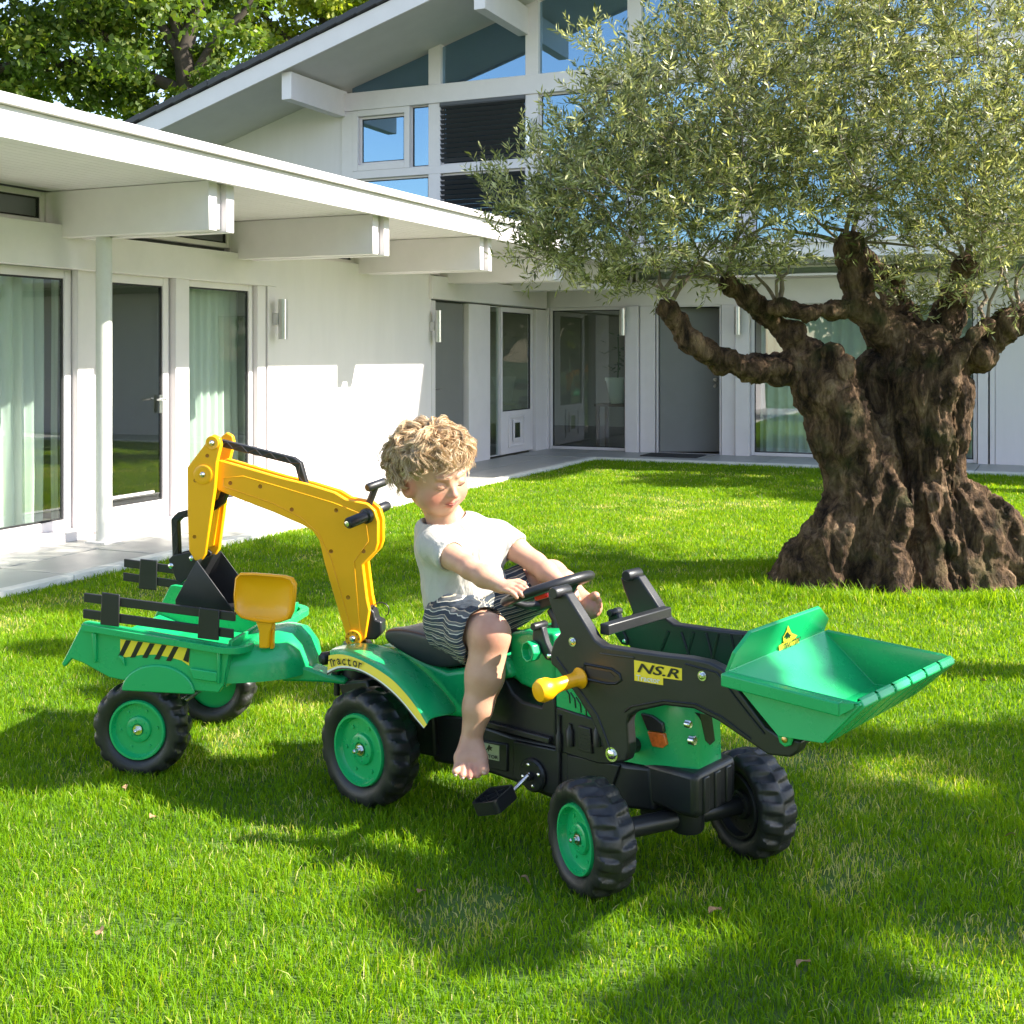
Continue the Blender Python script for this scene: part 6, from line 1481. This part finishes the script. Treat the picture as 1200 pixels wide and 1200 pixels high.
# sprays of narrow leaves
def sprays(n_tw, pt_fn, leaf_l, leaf_w, n_leaf, tw_l, up=.6, rr=ro):
    LV = []; TN = []; TV = MB()
    tw = []
    for _ in range(n_tw):
        p, v = pt_fn(); d = np.array([v[0] * .9, v[1] * .9, up + v[2] * .5]) + rr.normal(size=3) * .45; d /= np.linalg.norm(d); tw.append((np.array(p), d, rr.uniform(*tw_l), rr.normal(0, .13)))
    pos = np.array([t[0] for t in tw]); dr = np.array([t[1] for t in tw]); ln = np.array([t[2] for t in tw]); to = np.array([t[3] for t in tw])
    m = n_leaf; k = (np.arange(m) + .5) / m
    c = pos[:, None] + dr[:, None] * (ln[:, None] * k)[:, :, None]; c[:, :, 2] -= (ln[:, None] * k ** 2 * .12)
    rv = rr.normal(size=(n_tw, m, 3)); rv -= (rv * dr[:, None]).sum(2, keepdims=True) * dr[:, None]; rv /= np.linalg.norm(rv, axis=2, keepdims=True)
    ld = dr[:, None] * rr.uniform(.35, .95, (n_tw, m, 1)) + rv * rr.uniform(.5, .95, (n_tw, m, 1)); ld /= np.linalg.norm(ld, axis=2, keepdims=True)
    wd_ = np.cross(ld, rr.normal(size=(n_tw, m, 3))); wd_ /= np.linalg.norm(wd_, axis=2, keepdims=True)
    L_ = leaf_l * rr.uniform(.6, 1.2, (n_tw, m, 1)); Wd = leaf_w * rr.uniform(.75, 1.2, (n_tw, m, 1)); nr = np.cross(ld, wd_)
    V = np.stack([c, c + ld * L_ * .5 + wd_ * Wd * .5 + nr * L_ * .04, c + ld * L_ + nr * L_ * -.04, c + ld * L_ * .5 - wd_ * Wd * .5 + nr * L_ * .04], 2).reshape(-1, 3)
    F_ = np.arange(len(V)).reshape(-1, 4); tone = np.repeat(np.clip(.45 + to[:, None] + rr.normal(0, .22, (n_tw, m)), 0, 1).ravel(), 4)
    # stems
    x = np.cross(dr, [0, 0, 1.0]); x /= np.linalg.norm(x, axis=1)[:, None] + 1e-6; y = np.cross(dr, x); r = .0022
    ends = pos + dr * ln[:, None] * .95; ends[:, 2] -= ln * .11; SV = []
    for q, rad in ((pos, r), (ends, r * .4)):
        for a in range(3): SV.append(q + (x * math.cos(a * 2.094) + y * math.sin(a * 2.094)) * rad)
    SV = np.stack(SV, 1).reshape(-1, 3); b0 = (np.arange(n_tw) * 6)[:, None]; SF = np.concatenate([b0 + np.array([a, (a + 1) % 3, 3 + (a + 1) % 3, 3 + a]) for a in range(3)])
    return V, F_, tone, SV, SF
olive_leaf = leaf_material('olive_leaf', [(0.0, (.060, .080, .028)), (.4, (.20, .225, .085)), (.75, (.47, .48, .24)), (1.0, (.76, .73, .50))], (1.45, 1.4, .75), .40, .36)
V, F_, tone, SV, SF = sprays(5000, crown_pt, .064, .0125, 22, (.16, .32), .55)
stuff(mesh_np('crown', V, F_, olive_leaf, olive, smooth=False, attrs={'tone': tone}))
stuff(mesh_np('twigs', SV, SF, bpy.data.materials['olive_branch_bark'], olive, smooth=False))
# upright sprigs that stick out on the left and top of the crown
def sprig_pt():
    x, y = [(575, 235), (600, 225), (622, 250), (640, 190), (668, 150), (700, 120), (727, 95), (745, 70), (765, 45), (590, 262), (655, 260), (612, 288), (700, 60), (640, 318), (680, 340), (720, 345)][ro.integers(16)]
    p = W_(x + ro.normal() * 9, y + ro.normal() * 9, 7.35 + ro.normal() * .15); return p, np.array([-.45, -.1, .55])
V, F_, tone, SV, SF = sprays(120, sprig_pt, .058, .012, 26, (.2, .36), .9)
stuff(mesh_np('sprigs', V, F_, olive_leaf, olive, smooth=False, attrs={'tone': tone}))

# ================================================================== OTHER TREES
tree_bark = M('dark_tree_bark', (.055, .042, .032), .9, var=.4, scale=3, bump=.6, bscale=14)
def mk_leaf(name, a, b_, c_): return leaf_material(name, [(0, a), (.5, b_), (1, c_)], (2.0, 2.1, .9), .45, .5)
leaf_green = mk_leaf('broad_leaf_green', (.030, .060, .008), (.095, .150, .018), (.24, .25, .035)); leaf_yel = mk_leaf('broad_leaf_yellowing', (.08, .12, .012), (.22, .26, .025), (.42, .38, .06))
def tree(loc, trunk_pts, limbs, blobs, n_leaf, size, mat, label, seed, name='broadleaf_tree', group=None, clumps=60):
    t = thing(name, label, 'tree', loc=loc, group=group); rg = np.random.default_rng(seed)
    m = MB(); m.tube(*trunk_pts, 12); m.build('trunk', tree_bark, t, smooth=60)
    if limbs:
        m = MB()
        for pts, rs in limbs: m.tube(pts, rs, 8)
        stuff(m.build('limbs', tree_bark, t, smooth=60))
    B = np.array(blobs, float); w = (B[:, 3] * B[:, 4] * B[:, 5]) ** (.55 if group and 'right' in group else 1.0); w /= w.sum(); cc = []
    k = rg.choice(len(B), clumps, p=w); v = rg.normal(size=(clumps, 3)); v /= np.linalg.norm(v, axis=1)[:, None]; v *= rg.random((clumps, 1)) ** .4
    C_ = B[k, :3] + v * B[k, 3:6]; cs_ = B[k, 3:6].mean(1) * rg.uniform(.16, .36, clumps)
    j = rg.integers(0, clumps, n_leaf); v = rg.normal(size=(n_leaf, 3)); v /= np.linalg.norm(v, axis=1)[:, None]
    P_ = C_[j] + v * (cs_[j] * rg.random(n_leaf) ** .45)[:, None] * np.array([1.15, 1.15, .7])
    d = rg.normal(size=(n_leaf, 3)); d[:, 2] -= .3; d /= np.linalg.norm(d, axis=1)[:, None]; w_ = np.cross(d, rg.normal(size=(n_leaf, 3))); w_ /= np.linalg.norm(w_, axis=1)[:, None]; s_ = size * rg.uniform(.6, 1.3, (n_leaf, 1))
    V = np.stack([P_, P_ + d * s_ * .45 + w_ * s_ * .32, P_ + d * s_, P_ + d * s_ * .45 - w_ * s_ * .32], 1).reshape(-1, 3)
    tn = np.clip(.45 + rg.normal(0, .12, clumps)[j] + rg.normal(0, .16, n_leaf), 0, 1)
    stuff(mesh_np('crown', V, np.arange(len(V)).reshape(-1, 4), mat, t, smooth=False, attrs={'tone': np.repeat(tn, 4)})); return t
def at(px, py, Y, o): return Vector(wp(px, py, Y)) - Vector(o)
o = Vector((-8.8, 34, 0)); A = lambda x, y: tuple(at(x, y, 34, o))
tree(o, ([(0, 0, 0), A(228, 250), A(222, 120), A(214, 60), A(236, 0), A(240, -80)], [.5, .42, .32, .26, .2, .12]),
     [([A(222, 110), A(150, 80), A(90, 70), A(30, 90)], [.2, .16, .12, .06]), ([A(214, 70), A(190, 30), A(160, -20)], [.2, .14, .06]), ([A(222, 100), A(250, 50), A(290, 10), A(310, -50)], [.16, .14, .1, .06]), ([A(180, 95), A(120, 40), A(70, 10)], [.13, .1, .05]), ([A(215, 60), A(203, 20), A(200, -60)], [.18, .14, .1])],
     [(*A(60, 40), 3.2, 3, 2.0), (*A(180, 20), 3.2, 3, 2.3), (*A(40, 110), 2.4, 2, 1.0), (*A(250, 70), 2.2, 2, 1.2), (*A(140, 110), 2.4, 2, .9), (*A(120, -60), 4, 3.5, 2)], 30000, .21, leaf_green, 'dark green broadleaf tree with bare limbs behind the flat-roofed wing', 31, clumps=150)
o = Vector((-5.6, 37, 0)); A = lambda x, y: tuple(at(x, y, 37, o))
tree(o, ([(0, 0, 0), A(390, 150), A(385, 40), A(380, -60)], [.4, .35, .3, .15]), [([A(388, 90), A(330, 40), A(290, 0)], [.16, .1, .06])], [(*A(345, 10), 2.6, 2.5, 1.8), (*A(290, 50), 1.8, 2, 1.1), (*A(400, -30), 2.6, 2.5, 1.5), (*A(300, -40), 2.4, 2, 1.4)], 17000, .21, leaf_yel, 'yellow green broadleaf tree rising behind the gable roof edge', 32, clumps=90)
o = Vector((-15.2, 33, 0)); A = lambda x, y: tuple(at(x, y, 33, o))
tree(o, ([(0, 0, 0), A(-40, 150), A(-45, 0)], [.45, .4, .2]), [([A(-40, 120), A(0, 80), A(60, 60)], [.2, .12, .05])], [(*A(-30, 30), 2.8, 2.5, 2.0), (*A(-60, 110), 2.6, 2.5, 1.2)], 9000, .21, leaf_green, 'dark green tree at the far left edge of the picture', 33, clumps=60)
# trees to the right of the lawn, whose shade falls across it
SH = 'garden trees right of the lawn outside the picture'
for i, (loc, bl, nl, cl) in enumerate((((7.9, 2.7, 0), [(-1.35, .35, 4.25, .85, .7, .4), (-3.1, -.25, 4.1, .30, .16, .2), (-2.3, -.45, 4.2, .65, .38, .3), (1.2, .2, 6.3, 1.2, 1.0, 1.0)], 8500, 46),
                                       ((5.6, 5.2, 0), [(-1.7, -.35, 4.15, .70, .38, .3), (-.9, .1, 4.1, .4, .2, .25), (-2.7, .2, 4.2, .35, .2, .2), (-.2, -.2, 4.4, .5, .2, .25)], 5200, 26),
                                       ((10.2, 12.5, 0), [(-.4, -.8, 5.0, 1.3, .9, .6), (0, .4, 6.0, 1.6, 1.6, 1.2)], 7000, 26))):
    tree(loc, ([(0, 0, 0), (.05, 0, 2), (-.05, .05, 4), (0, 0, 5.5)], [.2, .16, .12, .06]), [([(0, 0, 2.4), (-.8, -.1, 3.6), (bl[0][0], bl[0][1], bl[0][2])], [.09, .06, .03])], bl, nl, .13, leaf_green, ('garden tree right of the lawn nearest the viewer, outside the picture', 'small garden tree right of the lawn level with the tractor, outside the picture', 'tall garden tree right of the lawn close to the house, outside the picture')[i], 50 + i, group=SH, clumps=cl)
for i in range(7):      # hedge row of trees behind the viewer, seen only mirrored in the window panes
    x = -16 + i * 6.5; tree((x, -17 + (i % 3) * 2, 0), ([(0, 0, 0), (0, 0, 2.5), (0, 0, 4.5)], [.25, .2, .08]), [], [(0, 0, 3.4, 3.2, 2.2, 2.6), (.8, 0, 1.6, 2.6, 2, 1.5)], 4500, .42, leaf_green, 'leafy tree in the row behind the viewer, ' + ('farthest left', 'second from the left', 'third from the left', 'in the middle', 'third from the right', 'second from the right', 'farthest right')[i], 70 + i, group='row of trees behind the viewer', clumps=60)
